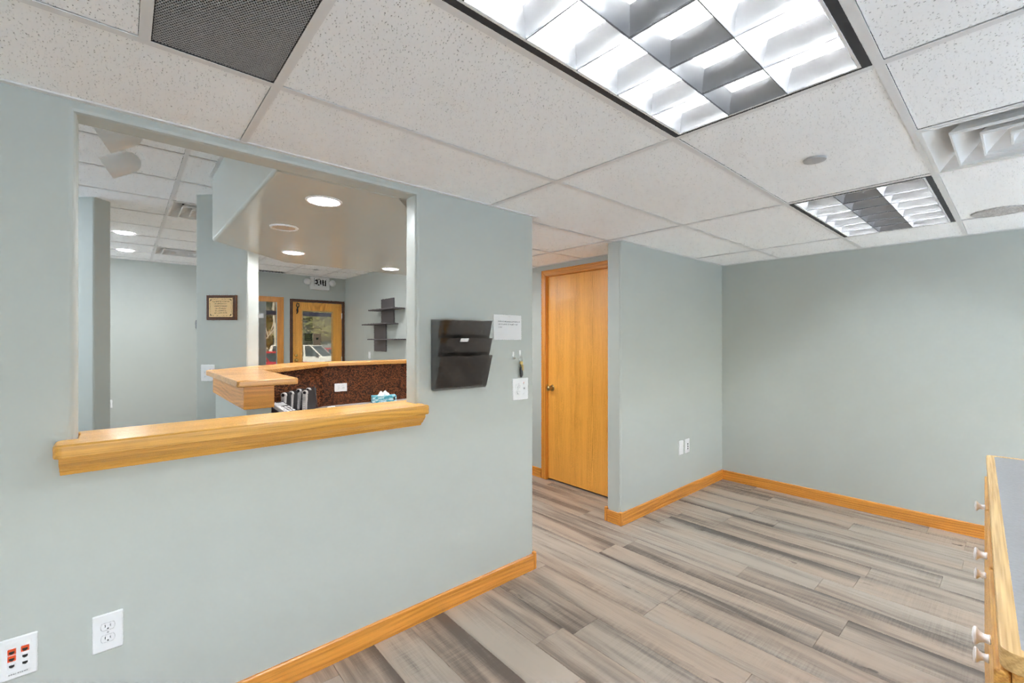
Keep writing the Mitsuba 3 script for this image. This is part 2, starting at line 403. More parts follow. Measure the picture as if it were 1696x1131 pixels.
# ================================================================== CEILINGS
def deck(key, poly, z):
    put(key, solid(poly, z, z + .02), m_void, smooth=False); structure(key)
office = shapely.union_all([sbox(XL, YR, XB, YA + .005), sbox(XE, YA - .1, XS, 3.9), sbox(1.075, YA2, XH, 3.885), sbox(XS - .1, YA - .1, XB, YS)])
deck('ceiling', office.buffer(.02, join_style=2), H + .28)
labels['ceiling']['label'] = 'suspended ceiling of white speckled tiles in a white grid'
waiting = sbox(-2.6, YA2, XH, YF).difference(soff).difference(sbox(1.0, YA2, XH, 3.9))
waiting = max(waiting.geoms, key=lambda g: g.area) if waiting.geom_type == 'MultiPolygon' else waiting
deck('ceiling_001', sbox(-2.6, YA2, XH, YF).difference(sbox(.6, YA2, XH, 4.2)), HW + .10)
labels['ceiling_001']['label'] = 'higher suspended tile ceiling of the waiting room'

holes = []    # cells taken by lamps, grilles and diffusers
BAR = 0.012
def lay(ceil, poly, z, xs, ys, skip=(), extra_x=()):
    """Tiles between the grid lines xs and ys, clipped to the room outline, and the bars that carry them."""
    for i in range(len(xs) - 1):
        for j in range(len(ys) - 1):
            cuts = [c for c in extra_x if xs[i] < c[0] < xs[i + 1] and c[1] == j]
            ends = [xs[i]] + [c[0] for c in cuts] + [xs[i + 1]]
            for x0, x1 in zip(ends[:-1], ends[1:]):
                c = sbox(x0, ys[j], x1, ys[j + 1])
                if any(abs(c.centroid.x - s[0]) < .06 and abs(c.centroid.y - s[1]) < .06 for s in skip): continue
                c = sbox(x0 + .0035, ys[j] + .0035, x1 -   .0129, ys[j + 1] - .0129).intersection(poly)
                for g in getattr(c, 'geoms', [c]):
                    if g.geom_type == 'Polygon' and g.area > 2e-3:
                        dz = rng.uniform(0, .0012)
                        put('tile', solid(shapely.simplify(g, 1e-4), z + .0035 + dz, z + .017), m_tile, smooth=False, parent=ceil)
    def bar(line):
        c = line.buffer(BAR, cap_style=2).intersection(poly)
        for g in getattr(c, 'geoms', [c]):
            if g.geom_type == 'Polygon' and g.area > 2e-4:
                put('grid_bar', solid(g, z, z + .0028), m_grid, smooth=False, parent=ceil)
    L = shapely.LineString
    for y in ys[1:-1]: bar(L([(xs[0], y), (xs[-1], y)]))
    for x in xs[1:-1]:
        for y0, y1 in zip(ys[:-1], ys[1:]): bar(L([(x, y0 + BAR), (x, y1 - BAR)]))
    for x, j in extra_x: bar(L([(x, ys[j] + BAR), (x, ys[j + 1] - BAR)]))

xs = [XL - .2] + [GX + FT4 * k for k in range(-2, 4)] + [XB + .3]
ys = [YR - .2] + [GY + FT2 * k for k in range(-5, 7)] + [4.1]
jrow = lambda y: max(k for k in range(len(ys)) if ys[k] <= y + 1e-6)
lamps = [(GX, GY), (GX + 2 * FT4, GY), (GX - 2 * FT4, GY), (GX, GY - 4 * FT2), (GX + 2 * FT4, GY - 4 * FT2), (GX - 2 * FT4, GY - 4 * FT2)]
lamps = [l for l in lamps if l[0] > XL]
DIF = (GX + 1.5 * FT4, GY - FT2)
GRX0 = 0.041
extra = [(DIF[0], jrow(DIF[1])), (GRX0, jrow(GY + FT2 * 1)), ]
skip = [(x + FT4 / 2, y + FT2 / 2) for x, y in lamps] + [(DIF[0] + FT2 / 2, DIF[1] + FT2 / 2), ((GRX0 + GX) / 2, GY + FT2 * 1.5)]
lay('ceiling', office, H, xs, ys, skip, extra)
xw = [-2.7] + [0.305 + FT2 * k for k in (-4, -2, 0, 1, 2, 3, 4)] + [XH + .2]
yw = [YA2 - .2] + [3.54 + FT2 * k for k in range(-2, 9)] + [YF + .15]
WD = [(0.305, 3.54 + FT2 * 2), (0.305, 3.54 + FT2 * 6)]
WG = (0.305 + FT2 * 2, 3.54 + FT2 * 8)
wskip = [(x + FT2 / 2, y + FT2 / 2) for x, y in WD] + [(WG[0] + FT2 / 2, (WG[1] + yw[-1]) / 2)]
wait_vis = shapely.union_all([sbox(-1.6, YA2, .62, YF), sbox(.5, 4.4, XH, YF)]).difference(soff).intersection(sbox(-2.6, YA2, XH, YF))
lay('ceiling_001', wait_vis, HW, xw, yw, wskip)
put('tile', bx(-2.6, -1.6, YA2, YF, HW + .002, HW + .02), m_tile, smooth=False, parent='ceiling_001')
# wall angles
def angle(ceil, x0, x1, y0, y1, z):
    put('edge_trim', bx(x0, x1, y0, y1, z - .001, z + .014), m_grid, smooth=False, parent=ceil)
angle('ceiling', XL, XE, YA - .02, YA, H); angle('ceiling', XS, XB, YS - .02, YS, H); angle('ceiling', XB - .02, XB, YR, YS - .02, H)
angle('ceiling', XE, XE + .02, YA - .02, YA2, H); angle('ceiling', XH - .02, XH, YS2, 3.88, H); angle('ceiling', XS - .02, XS, YS, YS2, H)
angle('ceiling_001', -1.6, XH, YF - .02, YF, HW); angle('ceiling_001', .469, .489, YA2, 3.89, HW); angle('ceiling_001', -1.6, .469, YA2, YA2 + .02, HW)

# ================================================================== CEILING LAMPS
CX0, CY0, CPX, CPY = .030, .042, (FT4 - .060) / 6, (FT2 - .084) / 3
def cell_mesh():
    hx, hy = CPX / 2 - .0012, CPY / 2 - .0012
    V, F = [], []
    hs = np.linspace(0, 1, 7)
    per = 4
    for t in hs:
        ix = .032 * t ** 1.7; iy = .022 * t ** 1.7
        z = .055 * t
        V += [(-hx + ix, -hy + iy, z), (hx - ix, -hy + iy, z), (hx - ix, hy - iy, z), (-hx + ix, hy - iy, z)]
    # every side has its own vertices, so that the mitred corners stay crisp
    V = np.array(V).reshape(len(hs), 4, 3)
    VV, FF = [], []
    for s in range(4):
        b = len(VV)
        for l in range(len(hs)): VV += [V[l, s], V[l, (s + 1) % 4]]
        for l in range(len(hs) - 1):
            q = b + 2 * l
            FF += [[q, q + 3, q + 1], [q, q + 2, q + 3]]
    return trimesh.Trimesh(np.array(VV), np.array(FF), process=False)
cell_ply = mikit.ply(cell_mesh(), m_louver, smooth=35)
tube_ply = mikit.ply(perm(trimesh.creation.cylinder(.0125, 1.09, sections=14), [2, 0, 1]), m_white, smooth=40)
def troffer(x, y, label):
    k = thing('ceiling_light', label, 'ceiling light', 'parabolic ceiling lights')
    o = np.array([x, y, H])
    def P(name, m, mat, **kw): m.apply_translation(o); return put(name, m, mat, parent=k, **kw)
    a, b = FT4 - .012, FT2 - .012
    P('black_reveal', cat(bx(.012, a, .012, .034, -.001, .012), bx(.012, a, b - .022, b, -.001, .012), bx(.012, .024, .034, b - .022, -.001, .012), bx(a - .012, a, .034, b - .022, -.001, .012)), m_slot, smooth=False)
    ring = sbox(.024, .034, a - .012, b - .022).difference(sbox(CX0 - .001, CY0 - .001, FT4 - CX0 + .001, FT2 - CY0 + .001))
    P('frame', solid(ring, -.002, .02), m_whitemetal, smooth=False)
    inner = sbox(.016, .016, FT4 - .016, FT2 - .016)
    hz = .112
    P('housing', cat(solid(inner, hz, hz + .006), solid(inner.difference(sbox(.02, .02, FT4 - .02, FT2 - .02)), .012, hz)), m_housing, smooth=False)
    P('ballast_cover', prism_x([(.235, hz), (.25, hz - .03), (.36, hz - .03), (.375, hz)], .03, FT4 - .03), m_housing, smooth=False)
    for sy in (.5, 2.5):
        yy = CY0 + CPY * sy
        t = fresh(k + '__lamp_tube')
        scene[t] = {**tube_ply, 'to_world': T().translate([x + FT4 / 2, y + yy, H + .080]), 'emitter': emit(TUBE, (0.90, 0.98, 1.09))}
        for xx in (.034, FT4 - .052):
            P('lamp_holder', bx(xx, xx + .018, yy - .016, yy + .016, .058, hz, .003), m_white)
    for i in range(6):
        for j in range(3):
            scene[fresh(k + '__louver_cell')] = {**cell_ply, 'to_world': T().translate([x + CX0 + CPX * (i + .5), y + CY0 + CPY * (j + .5), H - .001])}
    for i in range(1, 6):
        P('louver_blade', bx(CX0 + CPX * i - .0016, CX0 + CPX * i + .0016, CY0, FT2 - CY0, -.003, .004), m_bar, smooth=False)
    for j in range(1, 3):
        P('louver_blade', bx(CX0, FT4 - CX0, CY0 + CPY * j - .0013, CY0 + CPY * j + .0013, -.003, .004), m_bar, smooth=False)
lab = ['large louvred ceiling light at the top of the picture, nearest the camera', 'louvred ceiling light near the alcove wall, beside the square air diffuser']
for i, (x, y) in enumerate(lamps):
    troffer(x, y, lab[i] if i < 2 else 'louvred ceiling light out of the picture, ' + ('left of the camera', 'behind the camera', 'behind the camera near the alcove', 'behind the camera at the far left')[i - 2])

# ================================================================== CEILING THINGS
def diffuser(x, y, z, label):
    k = thing('air_diffuser', label, 'air vent', 'square ceiling diffusers')
    c = np.array([x + FT2 / 2, y + FT2 / 2, z])
    def sq(prof, name, mat=m_whitemetal):
        V, F = [], []
        for hw, zz in prof: V += [(-hw, -hw, zz), (hw, -hw, zz), (hw, hw, zz), (-hw, hw, zz)]
        V = np.array(V)
        VV, FF = [], []
        for s in range(4):
            for l in range(len(prof) - 1):
                b = len(VV)
                VV += [V[4 * l + s], V[4 * l + (s + 1) % 4], V[4 * l + 4 + s], V[4 * l + 4 + (s + 1) % 4]]
                FF += [[b, b + 1, b + 3], [b, b + 3, b + 2]]
        m = trimesh.Trimesh(np.array(VV), np.array(FF), process=False); m.apply_translation(c)
        put(name, m, mat, smooth=False, parent=k)
    sq([(.3005, .004), (.3005, -.002), (.286, -.002), (.195, .085), (.195, .13)], 'frame')
    for hw in (.218, .142, .068):
        sq([(hw - .075 if hw > .08 else hw - .045, .062), (hw - .008, -.004), (hw - .006, -.014), (hw, -.014), (hw + .002, -.006), (hw - .060 if hw > .08 else hw - .035, .066)], 'vane')
    for s in (-1, 1):
        for q in (-1, 1):
            m = tube([(s * .185, q * .185, .075), (s * .20, q * .20, .0)], .0015, 6); m.apply_translation(c)
            put('hanger', m, m_chrome, parent=k)
    m = solid(rect(-.25, .25, -.25, .25), .13, .135); m.apply_translation(c); put('duct', m, m_void, smooth=False, parent=k)
diffuser(DIF[0], DIF[1], H, 'square white air diffuser with nested vanes beside the smaller ceiling light')
diffuser(WD[0][0], WD[0][1], HW, 'square air diffuser in the waiting room ceiling, left of the short angled wall, nearer one')
diffuser(WD[1][0], WD[1][1], HW, 'square air diffuser in the waiting room ceiling, farther one near the far wall')

# perforated return grille
k = thing('return_grille', 'perforated dark mesh return air grille at the top left', 'air vent')
gx0, gx1, gy0, gy1 = GRX0 + .010, GX - .010, GY + FT2 + .010, GY + 2 * FT2 - .010
put('backing', bx(gx0, gx1, gy0, gy1, H + .07, H + .075), m_void, smooth=False, parent=k)
ring = sbox(gx0, gy0, gx1, gy1).difference(sbox(gx0 + .004, gy0 + .004, gx1 - .004, gy1 - .004))
put('frame', solid(ring, H + .001, H + .07), m_slot, smooth=False, parent=k)
bars, pitch, area = [], .0060, sbox(gx0 + .003, gy0 + .003, gx1 - .003, gy1 - .003)
for sgn in (1, -1):
    d = np.array([math.cos(math.radians(60)), sgn * math.sin(math.radians(60))])
    nrm = np.array([-d[1], d[0]])
    cc = np.array([(gx0 + gx1) / 2, (gy0 + gy1) / 2])
    for i in range(-80, 81):
        q = cc + nrm * i * pitch
        l = shapely.LineString([q - d, q + d]).intersection(area)
        if l.is_empty or l.length < .01: continue
        w = l.buffer(.00068, cap_style=2)
        bars.append(solid(w, H + .003 + (sgn > 0) * .0006, H + .0046 + (sgn > 0) * .0006))
stuffpart(put('mesh', cat(*bars), m_grey, smooth=False, parent=k))
k = thing('return_grille', 'dark return grille in the waiting room ceiling above the sidelight window', 'air vent')
put('backing', bx(WG[0] + .012, WG[0] + FT2 - .012, WG[1] + .012, YF - .025, HW + .02, HW + .03), m_void, smooth=False, parent=k)
for i in range(12):
    xx = WG[0] + .03 + i * .05
    put('slat', bx(xx - .004, xx + .004, WG[1] + .012, YF - .025, HW + .001, HW + .02), m_cargrey, smooth=False, parent=k)

# sprinkler cover, speakers
k = thing('sprinkler_cover', 'small round grey sprinkler cover in the ceiling between the two ceiling lights', 'sprinkler')
put('plate', lathe([(0, -.006), (.036, -.006), (.041, -.004), (.042, .003)][::1], 32, at=(2.190, .571, H)), m_grey, parent=k)
k = thing('sprinkler_cover', 'small round sprinkler cover in the far ceiling above the exit sign', 'sprinkler')
put('plate', lathe([(0, -.006), (.036, -.006), (.041, -.004), (.042, .003)], 24, at=(2.417, 7.78, HW)), m_grey, parent=k)
k = thing('ceiling_speaker', 'round speckled speaker in the ceiling tile at the right edge', 'speaker')
put('grille', lathe([(0, -.004), (.10, -.004), (.112, -.002)], 40, at=(3.885, .078, H)), m_speaker, parent=k)
put('rim', lathe([(.112, -.003), (.118, -.003), (.121, .003)], 40, at=(3.885, .078, H)), m_speaker, parent=k)

def can(x, y, z, label, group, r=.075):
    k = thing('downlight', label, 'downlight', group)
    put('trim', lathe([(r, -.003), (r + .004, -.006), (r + .012, -.005), (r + .016, .001)], 40, at=(x, y, z)), m_white, parent=k)
    t = fresh(k + '__lens')
    dome = lathe([(0.0005, -.013), (r * .35, -.0125), (r * .7, -.0095), (r * .9, -.0065), (r, -.003), (r, .002)], 32, at=(x, y, z))
    scene[t] = {**mikit.ply(dome, m_white, smooth=60), 'emitter': emit(CAN, (0.94, 0.98, 1.05))}
can(.785, 2.396, OZ1, 'largest bright downlight in the soffit, nearest the pass-through', 'soffit downlights')
can(1.055, 3.965, OZ1, 'bright downlight in the soffit above the corner of the counter', 'soffit downlights')
can(2.03, 4.21, OZ1, 'bright downlight in the soffit at the right, near the opening edge', 'soffit downlights')
can(.01, 6.53, HW, 'waiting room downlight seen at the left, upper one', 'waiting room downlights')
can(.025, 7.77, HW, 'waiting room downlight seen at the left, lower one nearer the far wall', 'waiting room downlights')
for x, y, w in ((-1.3, 5.3, 'behind the angled wall end'), (-1.3, 7.2, 'in the far left corner'), (-1.3, 3.4, 'left of the track light'), (1.3, 6.3, 'behind the short angled wall'), (2.4, 6.0, 'above the dark shelves')):
    can(x, y, HW, 'hidden waiting room downlight ' + w, 'waiting room downlights out of view')
can(2.06, 3.02, H, 'recessed hallway downlight hidden behind the end of the wall', None)
k = thing('soffit_speaker', 'round white rimmed speaker with tan grille in the soffit', 'speaker')
put('rim', lathe([(.068, -.003), (.070, -.008), (.080, -.008), (.085, .001)], 40, at=(.775, 3.12, OZ1)), m_white, parent=k)
put('grille', lathe([(.0005, -.004), (.05, -.004), (.069, -.003)], 32, at=(.775, 3.12, OZ1)), m_tan, parent=k)

# track lights
track = thing('track_light', 'white track light with two round backed spot heads under the waiting room ceiling', 'track light')
put('rail', bx(-.018, .018, 2.30, 3.55, HW - .03, HW, .003), m_whitemetal, parent=track)
def head(px, label):
    base = np.array(px)
    ax = np.array([-.85, .14, -.50]); ax /= np.linalg.norm(ax)
    m = lathe([(.056, .085), (.060, .085), (.060, -.01), (.055, -.045), (.040, -.070), (.018, -.082), (.0005, -.085)][::-1], 32)
    zz = np.array([0, 0, 1.0])
    m.apply_transform(trimesh.geometry.align_vectors(zz, ax)); m.apply_translation(base)
    h = put('spot_head', m, m_whitemetal, parent=track)
    inn = lathe([(.0005, .03), (.05, .03), (.056, .085)], 32)
    inn.apply_transform(trimesh.geometry.align_vectors(zz, ax)); inn.apply_translation(base)
    put('baffle', inn, m_black, parent=h)
    put('stem', tube([base + (0, 0, .045), base + (0, 0, HW - .03 - base[2])], .011, 10), m_whitemetal, parent=track)
head((.0, 3.42, 2.43), ''); head((-.005, 2.96, 2.43), '')

# ================================================================== PASS-THROUGH SILL
k = thing('sill_ledge', 'golden oak sill ledge along the bottom of the pass-through opening', 'window sill')
SZ = 1.095
sill = rect(-.158, 1.118, 1.886, 1.99, .022, 4)
sill = shapely.union_all([sill, sbox(OX0 + .001, 1.93, OX1 - .001, 2.145), rect(OX0 - .04, OX1 + .04, 2.1035, 2.145, .004)])
put('top_board', solid(sill, SZ - .043, SZ, .006, .008, 3), m_sill, parent=k)
prof = [(YA - .001, SZ - .0435), (1.910, SZ - .0435), (1.913, SZ - .062), (1.925, SZ - .075), (1.932, SZ - .078), (1.934, SZ - .086), (1.950, SZ - .094), (1.953, SZ - .104), (YA - .001, SZ - .104)]
put('moulding', prism_x(prof, -.146, 1.104), m_sill, parent=k, smooth=20)

# ================================================================== BASEBOARDS
def bprof(y0, s):   # profile in (offset from wall, z)
    return [(0, 0), (.0135, 0), (.0135, .083), (.011, .090), (.006, .0945), (0, .0945)]
def base_x(key, x0, x1, y, mat='x'):    # on a wall facing -y
    put(key, prism_x([(y - d, z) for d, z in bprof(0, 1)], x0, x1), m_oak['x'], smooth=20); structure(key, 'oak baseboard')
base_x('baseboard_left', XL, XE - .004, YA)
put('corner_block', bx(XE - .012, XE + .013, YA - .0155, YA + .008, 0, .104, .003), m_oak['z'], parent='baseboard_left')
put('end_return', bx(XE, XE + .0125, YA + .008, YA2, 0, .0945, .002), m_oak['y'], parent='baseboard_left')
base_x('baseboard_middle', XS + .014, XB - .013, YS)
put('corner_block', bx(XS - .014, XS + .014, YS - .0155, YS + .010, 0, .100, .003), m_oak['z'], parent='baseboard_middle')
put('end_return', bx(XS - .0125, XS, YS + .010, YS2 - .012, 0, .0925, .002), m_oak['y'], parent='baseboard_middle')
put('corner_block', bx(XS - .014, XS + .012, YS2 - .012, YS2 + .014, 0, .108, .003), m_oak['z'], parent='baseboard_middle')
put('baseboard_back', prism_y([(XB - d, z) for d, z in bprof(0, 1)], YR, YS), m_oak['y'], smooth=20); structure('baseboard_back', 'oak baseboard on the back wall')
put('baseboard_hallway', prism_y([(XH - d, z) for d, z in bprof(0, 1)], 3.25, YF), m_oak['y'], smooth=20); structure('baseboard_hallway', 'oak baseboard in the hallway')

# ================================================================== HALLWAY DOOR
structure('door_1', 'golden oak slab door in the hallway with a brass knob')
put('slab', bx(XH + .018, XH + .060, DY0 + .012, DY1 - .012, .012, DZ - .012, .002), m_door, parent='door_1')
cas = Polygon([(DY1 + .058, 0), (DY1 + .058, DZ + .056), (DY0 - .058, DZ + .056), (DY0 - .058, 0), (DY0, 0), (DY0, DZ), (DY1, DZ), (DY1, 0)])
def perm_yz(m): return perm(m, [2, 0, 1])
put('casing', perm_yz(solid(Polygon([(DY1 - .006, 0), (DY1 + .056, 0), (DY1 + .056, DZ + .054), (DY1 - .006, DZ - .006)]), XH - .016, XH + .004, .005, 0, 2)), m_oak['z'], parent='door_1')
put('casing', perm_yz(solid(Polygon([(DY0 + .006, 0), (DY0 - .056, 0), (DY0 - .056, DZ + .054), (DY0 + .006, DZ - .006)]), XH - .016, XH + .004, .005, 0, 2)), m_oak['z'], parent='door_1')
put('casing', perm_yz(solid(Polygon([(DY0 - .056, DZ + .0545), (DY1 + .056, DZ + .0545), (DY1 - .006, DZ - .0055), (DY0 + .006, DZ - .0055)]), XH - .016, XH + .004, .005, 0, 2)), m_oak['y'], parent='door_1')
jamb = Polygon([(DY0, 0), (DY0, DZ), (DY1, DZ), (DY1, 0), (DY1 - .010, 0), (DY1 - .010, DZ - .010), (DY0 + .010, DZ - .010), (DY0 + .010, 0)])
put('jamb', perm_yz(solid(jamb, XH - .002, XH + .115)), m_oak['z'], parent='door_1', smooth=False)
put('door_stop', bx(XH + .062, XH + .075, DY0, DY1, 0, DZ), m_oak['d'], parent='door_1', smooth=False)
kx = XH + .018
kn = put('knob', lathe([(.0005, -.062), (.012, -.061), (.022, -.055), (.026, -.045), (.023, -.035), (.012, -.028), (.010, -.012), (.010, 0)], 28, 'x', (kx, 3.118, .930)), m_bronze, parent='door_1')
put('rosette', lathe([(.010, -.012), (.024, -.010), (.031, -.004), (.032, 0)], 28, 'x', (kx, 3.118, .930)), m_bronze, parent='door_1')
put('strike_plate', bx(XH - .003, XH + .02, DY1 - .013, DY1 - .008, .895, .965, .001), m_bronze, parent='door_1')

# ================================================================== WALL PLATES
def loc(x0, x1, y0, y1, z0, z1, r=0.0, seg=1): return bx(x0, x1, y0, y1, z0, z1, r, seg)
def recept(P, k, cx, cy, sl=True):
    face = sbox(cx - .0165, cy - .0115, cx + .0165, cy + .0115).intersection(shapely.Point(cx, cy).buffer(.0172, quad_segs=8))
    P('receptacle_rim', solid(face.buffer(.0010), .0045, .0060), m_grey, smooth=False)
    f = P('receptacle', solid(face, .0045, .0072, 0, .001, 1), m_white)
    for dx, w in ((-.0064, .0014), (.0064, .0012)):
        P('slot', loc(cx + dx - w / 1.4, cx + dx + w / 1.4, cy - .0010, cy + .0072, .0070, .0074), m_black, par=f, smooth=False)
    P('slot', solid(shapely.Point(cx, cy - .0062).buffer(.0024, quad_segs=4), .0070, .0074), m_black, par=f, smooth=False)
def plate(origin, N, label, cat, w=.072, h=.117, group=None, rot=0):
    k = thing('wall_plate' if cat != 'outlet' else 'wall_outlet', label, cat, group)
    mat = frame_of(origin, N)
    if rot: mat = mat @ trimesh.transformations.rotation_matrix(math.pi / 2, [0, 0, 1])
    def P(name, m, mt, par=None, smooth=30): return put(name, moved(m, mat), mt, parent=par or k, smooth=smooth)
    P('plate', solid(rect(-w / 2, w / 2, -h / 2, h / 2, .003, 2), 0, .0055, 0, .0035, 3), m_white)
    return P, k
def screw(P, x, y): P('screw', solid(shapely.Point(x, y).buffer(.0028, quad_segs=4), .0050, .0064, 0, .0006, 1), m_grey)
P, k = plate((-.0375, YA, .449), (0, -1, 0), 'white duplex outlet low on the sage wall under the sill', 'outlet', .076, .121)
recept(P, k, 0, .0195); recept(P, k, 0, -.0195); screw(P, 0, 0)
# data jack plate
P, k = plate((-.235, YA, .459), (0, -1, 0), 'white data jack plate with three orange ports at the lower left corner', 'data outlet', .078, .121)
P('label_window', loc(-.026, .026, .036, .046, .005, .0068, .001), m_white)
P('label_window', loc(-.026, .026, -.050, -.040, .005, .0068, .001), m_white)
for q in range(9): P('printing', loc(-.020 + q * .0045, -.0172 + q * .0045, -.0465, -.0440, .0068, .0070), m_ink, smooth=False)
for i, (cx, cy, o) in enumerate(((-.0135, .022, 1), (.0135, .022, 1), (-.0135, .002, 1), (.0135, .002, 0), (-.0135, -.018, 0), (.0135, -.018, 0))):
    f = P('jack', loc(cx - .0085, cx + .0085, cy - .0085, cy + .0085, .004, .0075, .001), m_orange if o else m_white)
    P('port', loc(cx - .0055, cx + .0055, cy - .0045, cy + .0015, .0074, .0078), m_black, par=f, smooth=False)
    P('port', loc(cx - .0030, cx + .0030, cy - .0068, cy - .0040, .0074, .0078), m_black, par=f, smooth=False)
# combination plate near the wall's end
P, k = plate((1.793, YA, 1.117), (0, -1, 0), 'double white wall plate with outlet and small switch under the hanging keys', 'outlet', .124, .130)
recept(P, k, -.024, .0195); recept(P, k, -.024, -.0195); screw(P, -.024, 0)
P('toggle_base', loc(.019, .029, -.012, .012, .005, .0068, .001), m_white)
P('toggle', loc(.0215, .0265, -.002, .009, .006, .016, .002), m_grey)
screw(P, .024, .030); screw(P, .024, -.030)
P('indicator', solid(shapely.Point(.024, .037).buffer(.0022, quad_segs=4), .005, .0062), m_orange)
# plates on the short wall of the alcove
P, k = plate((3.752, YS, .449), (0, -1, 0), 'white switch style plate low on the alcove wall, left of a pair', 'wall plate', .078, .125)
P('insert', loc(-.0165, .0165, -.033, .033, .004, .0075, .002), m_white)
P, k = plate((3.866, YS, .449), (0, -1, 0), 'white plate with dark ports low on the alcove wall, right of a pair', 'data outlet', .078, .125)
P('insert', loc(-.0165, .0165, -.033, .033, .004, .0075, .002), m_white)
for cy in (.018, -.004, -.024): P('port', loc(-.008, .008, cy - .007, cy + .005, .0072, .0080), m_black, smooth=False)
# switch on the angled short wall, behind the counter
pn = np.array([-1, -1, 0]) / math.sqrt(2)
def on_pier(s, z):     # s metres along the short wall from its right end
    return np.array([.757 + D[0] * s, 4.135 + D[1] * s, z])
P, k = plate(on_pier(.335, 1.145), pn, 'white switch plate on the short angled wall behind the counter end', 'light switch', .118, .135)
for s in (-.024, .024):
    P('toggle', loc(s - .003, s + .003, -.003, .010, .005, .016, .001), m_white); screw(P, s, .03); screw(P, s, -.03)
P, k = plate((-.150, YF, .50), (0, -1, 0), 'small white outlet on the far wall seen past the angled wall end', 'outlet')
recept(P, k, 0, .0195); recept(P, k, 0, -.0195)
P, k = plate((XH, 7.50, 1.155), (-1, 0, 0), 'white light switch on the wall under the dark shelves', 'light switch', .075, .12)
P('toggle', loc(-.003, .003, -.003, .010, .005, .016, .001), m_white)

# ================================================================== FILE HOLDER, PAPER, HOOKS, KEYS
k = thing('file_holder', 'smoky black three pocket wall file holder beside the opening', 'file holder')
RX0, RX1 = 1.178, 1.503
th = .0022
put('back_panel', bx(RX0, RX1, YA - .006, YA - .003, 1.160, 1.515, .001), m_smoke, parent=k)
for zt in (1.515, 1.421, 1.329):
    zb, yt, yb = zt - .178, YA - .099, YA - .045
    outer = [(YA - .007, zb + .004), (yb + .010, zb), (yb - .001, zb + .010), (yt, zt), (yt + th, zt), (yb + .003, zb + .012), (yb + .011, zb + .0035), (YA - .007, zb + .0065)]
    f = put('pocket', prism_x(outer, RX0, RX1), m_smoke, parent=k, smooth=False)
    side = [(YA - .007, zb + .006), (yb + .011, zb + .003), (yb + .0015, zb + .012), (yt + .002, zt), (YA - .007, zt)]
    for rx in (RX0, RX1): put('side', prism_x(side, rx - .001, rx + .001), m_smoke, parent=f, smooth=False)
m = bx(-.021, .021, 1.404, 1.419, 0, .0012); m = perm(m, [0, 2, 1])
def onpocket(zmid):  # front surface of the middle pocket at height z
    t = (1.421 - zmid) / .168
    return YA - .099 + t * .053
lb = trimesh.Trimesh([(1.292, onpocket(1.402) - .003, 1.402), (1.342, onpocket(1.402) - .003, 1.402), (1.345, onpocket(1.419) - .003, 1.419), (1.296, onpocket(1.419) - .003, 1.419),
                      (1.292, onpocket(1.402) - .002, 1.402), (1.342, onpocket(1.402) - .002, 1.402), (1.345, onpocket(1.419) - .002, 1.419), (1.296, onpocket(1.419) - .002, 1.419)],
                     [[0, 1, 2], [0, 2, 3], [4, 6, 5], [4, 7, 6], [0, 5, 1], [0, 4, 5], [3, 2, 6], [3, 6, 7], [1, 5, 6], [1, 6, 2], [0, 3, 7], [0, 7, 4]], process=False)
L = put('label', lb, m_paper, smooth=False, parent=k); labels[L] = {'label': 'white sticker on the middle pocket'}
def text_on(txt, h, origin, N, mat, parent, center=False, bold=False, name='lettering', depth=.0006, rot=None):
    m = meshkit.text_mesh(txt, h, depth, bold)
    b = m.bounds
    if center: m.apply_translation([-(b[0][0] + b[1][0]) / 2, 0, 0])
    put(name, moved(m, frame_of(origin, N)), mat, smooth=False, parent=parent)
k = thing('paper_notice', 'white paper notice pinned to the wall above the key hooks', 'notice')
put('sheet', bx(1.586, 1.800, YA - .0035, YA - .0012, 1.412, 1.558), m_paper, smooth=False, parent=k)
for i, s in enumerate(('THESE KEYS MUST ALWAYS STAY HUNG ON', 'CERTIFIED CABINETS CABINETRY KEY', 'TO STAY')):
    text_on(s, .0058, (1.618, YA - .0036, 1.516 - i * .0165), (0, -1, 0), m_ink, k)
put('pin', lathe([(.0005, -.012), (.003, -.011), (.0035, -.008), (.002, -.004), (.002, 0)], 12, 'y', (1.700, YA - .0035, 1.549)), m_chrome, parent=k)
def hook(x, z, label):
    k = thing('wall_hook', label, 'hook')
    put('base', bx(x - .008, x + .008, YA - .004, YA, z - .012, z + .030, .0015), m_white, parent=k)
    a = np.linspace(0, math.pi * 1.15, 10)
    pts = [(x, YA - .004, z + .004)] + [(x, YA - .012 - .008 * -math.cos(t) * -1 - .000, z - .008 - .009 * math.sin(t)) for t in a]
    pts = [(x, YA - .004, z + .006), (x, YA - .005, z - .004), (x, YA - .008, z - .011), (x, YA - .013, z - .013), (x, YA - .017, z - .010), (x, YA - .018, z - .003)]
    put('prong', tube(pts, .0026, 8), m_chrome, parent=k)
hook(1.737, 1.312, 'small empty white wall hook left of the hanging keys')
hook(1.790, 1.320, 'small white wall hook that holds the keys')
k = thing('key_bunch', 'bunch of keys with a dark lanyard hanging from the wall hook above the double plate', 'keys')
a = np.linspace(0, 2 * math.pi, 20)
put('ring', tube(np.c_[1.790 + .013 * np.cos(a), np.full(20, YA - .013), 1.294 + .013 * np.sin(a)], .0012, 6), m_chrome, parent=k)
def key_mesh(dx, dy, ang, L=.055):
    b = shapely.union_all([shapely.Point(0, -.010).buffer(.011, quad_segs=6).difference(shapely.Point(0, -.004).buffer(.003)), sbox(-.0035, -L, .0035, -.018)])
    m = solid(b, -.001, .001)
    m.apply_transform(trimesh.transformations.rotation_matrix(ang, [0, 0, 1]))
    return moved(m, frame_of((1.790 + dx, YA - .011 - dy, 1.284), (0, -1, 0)))
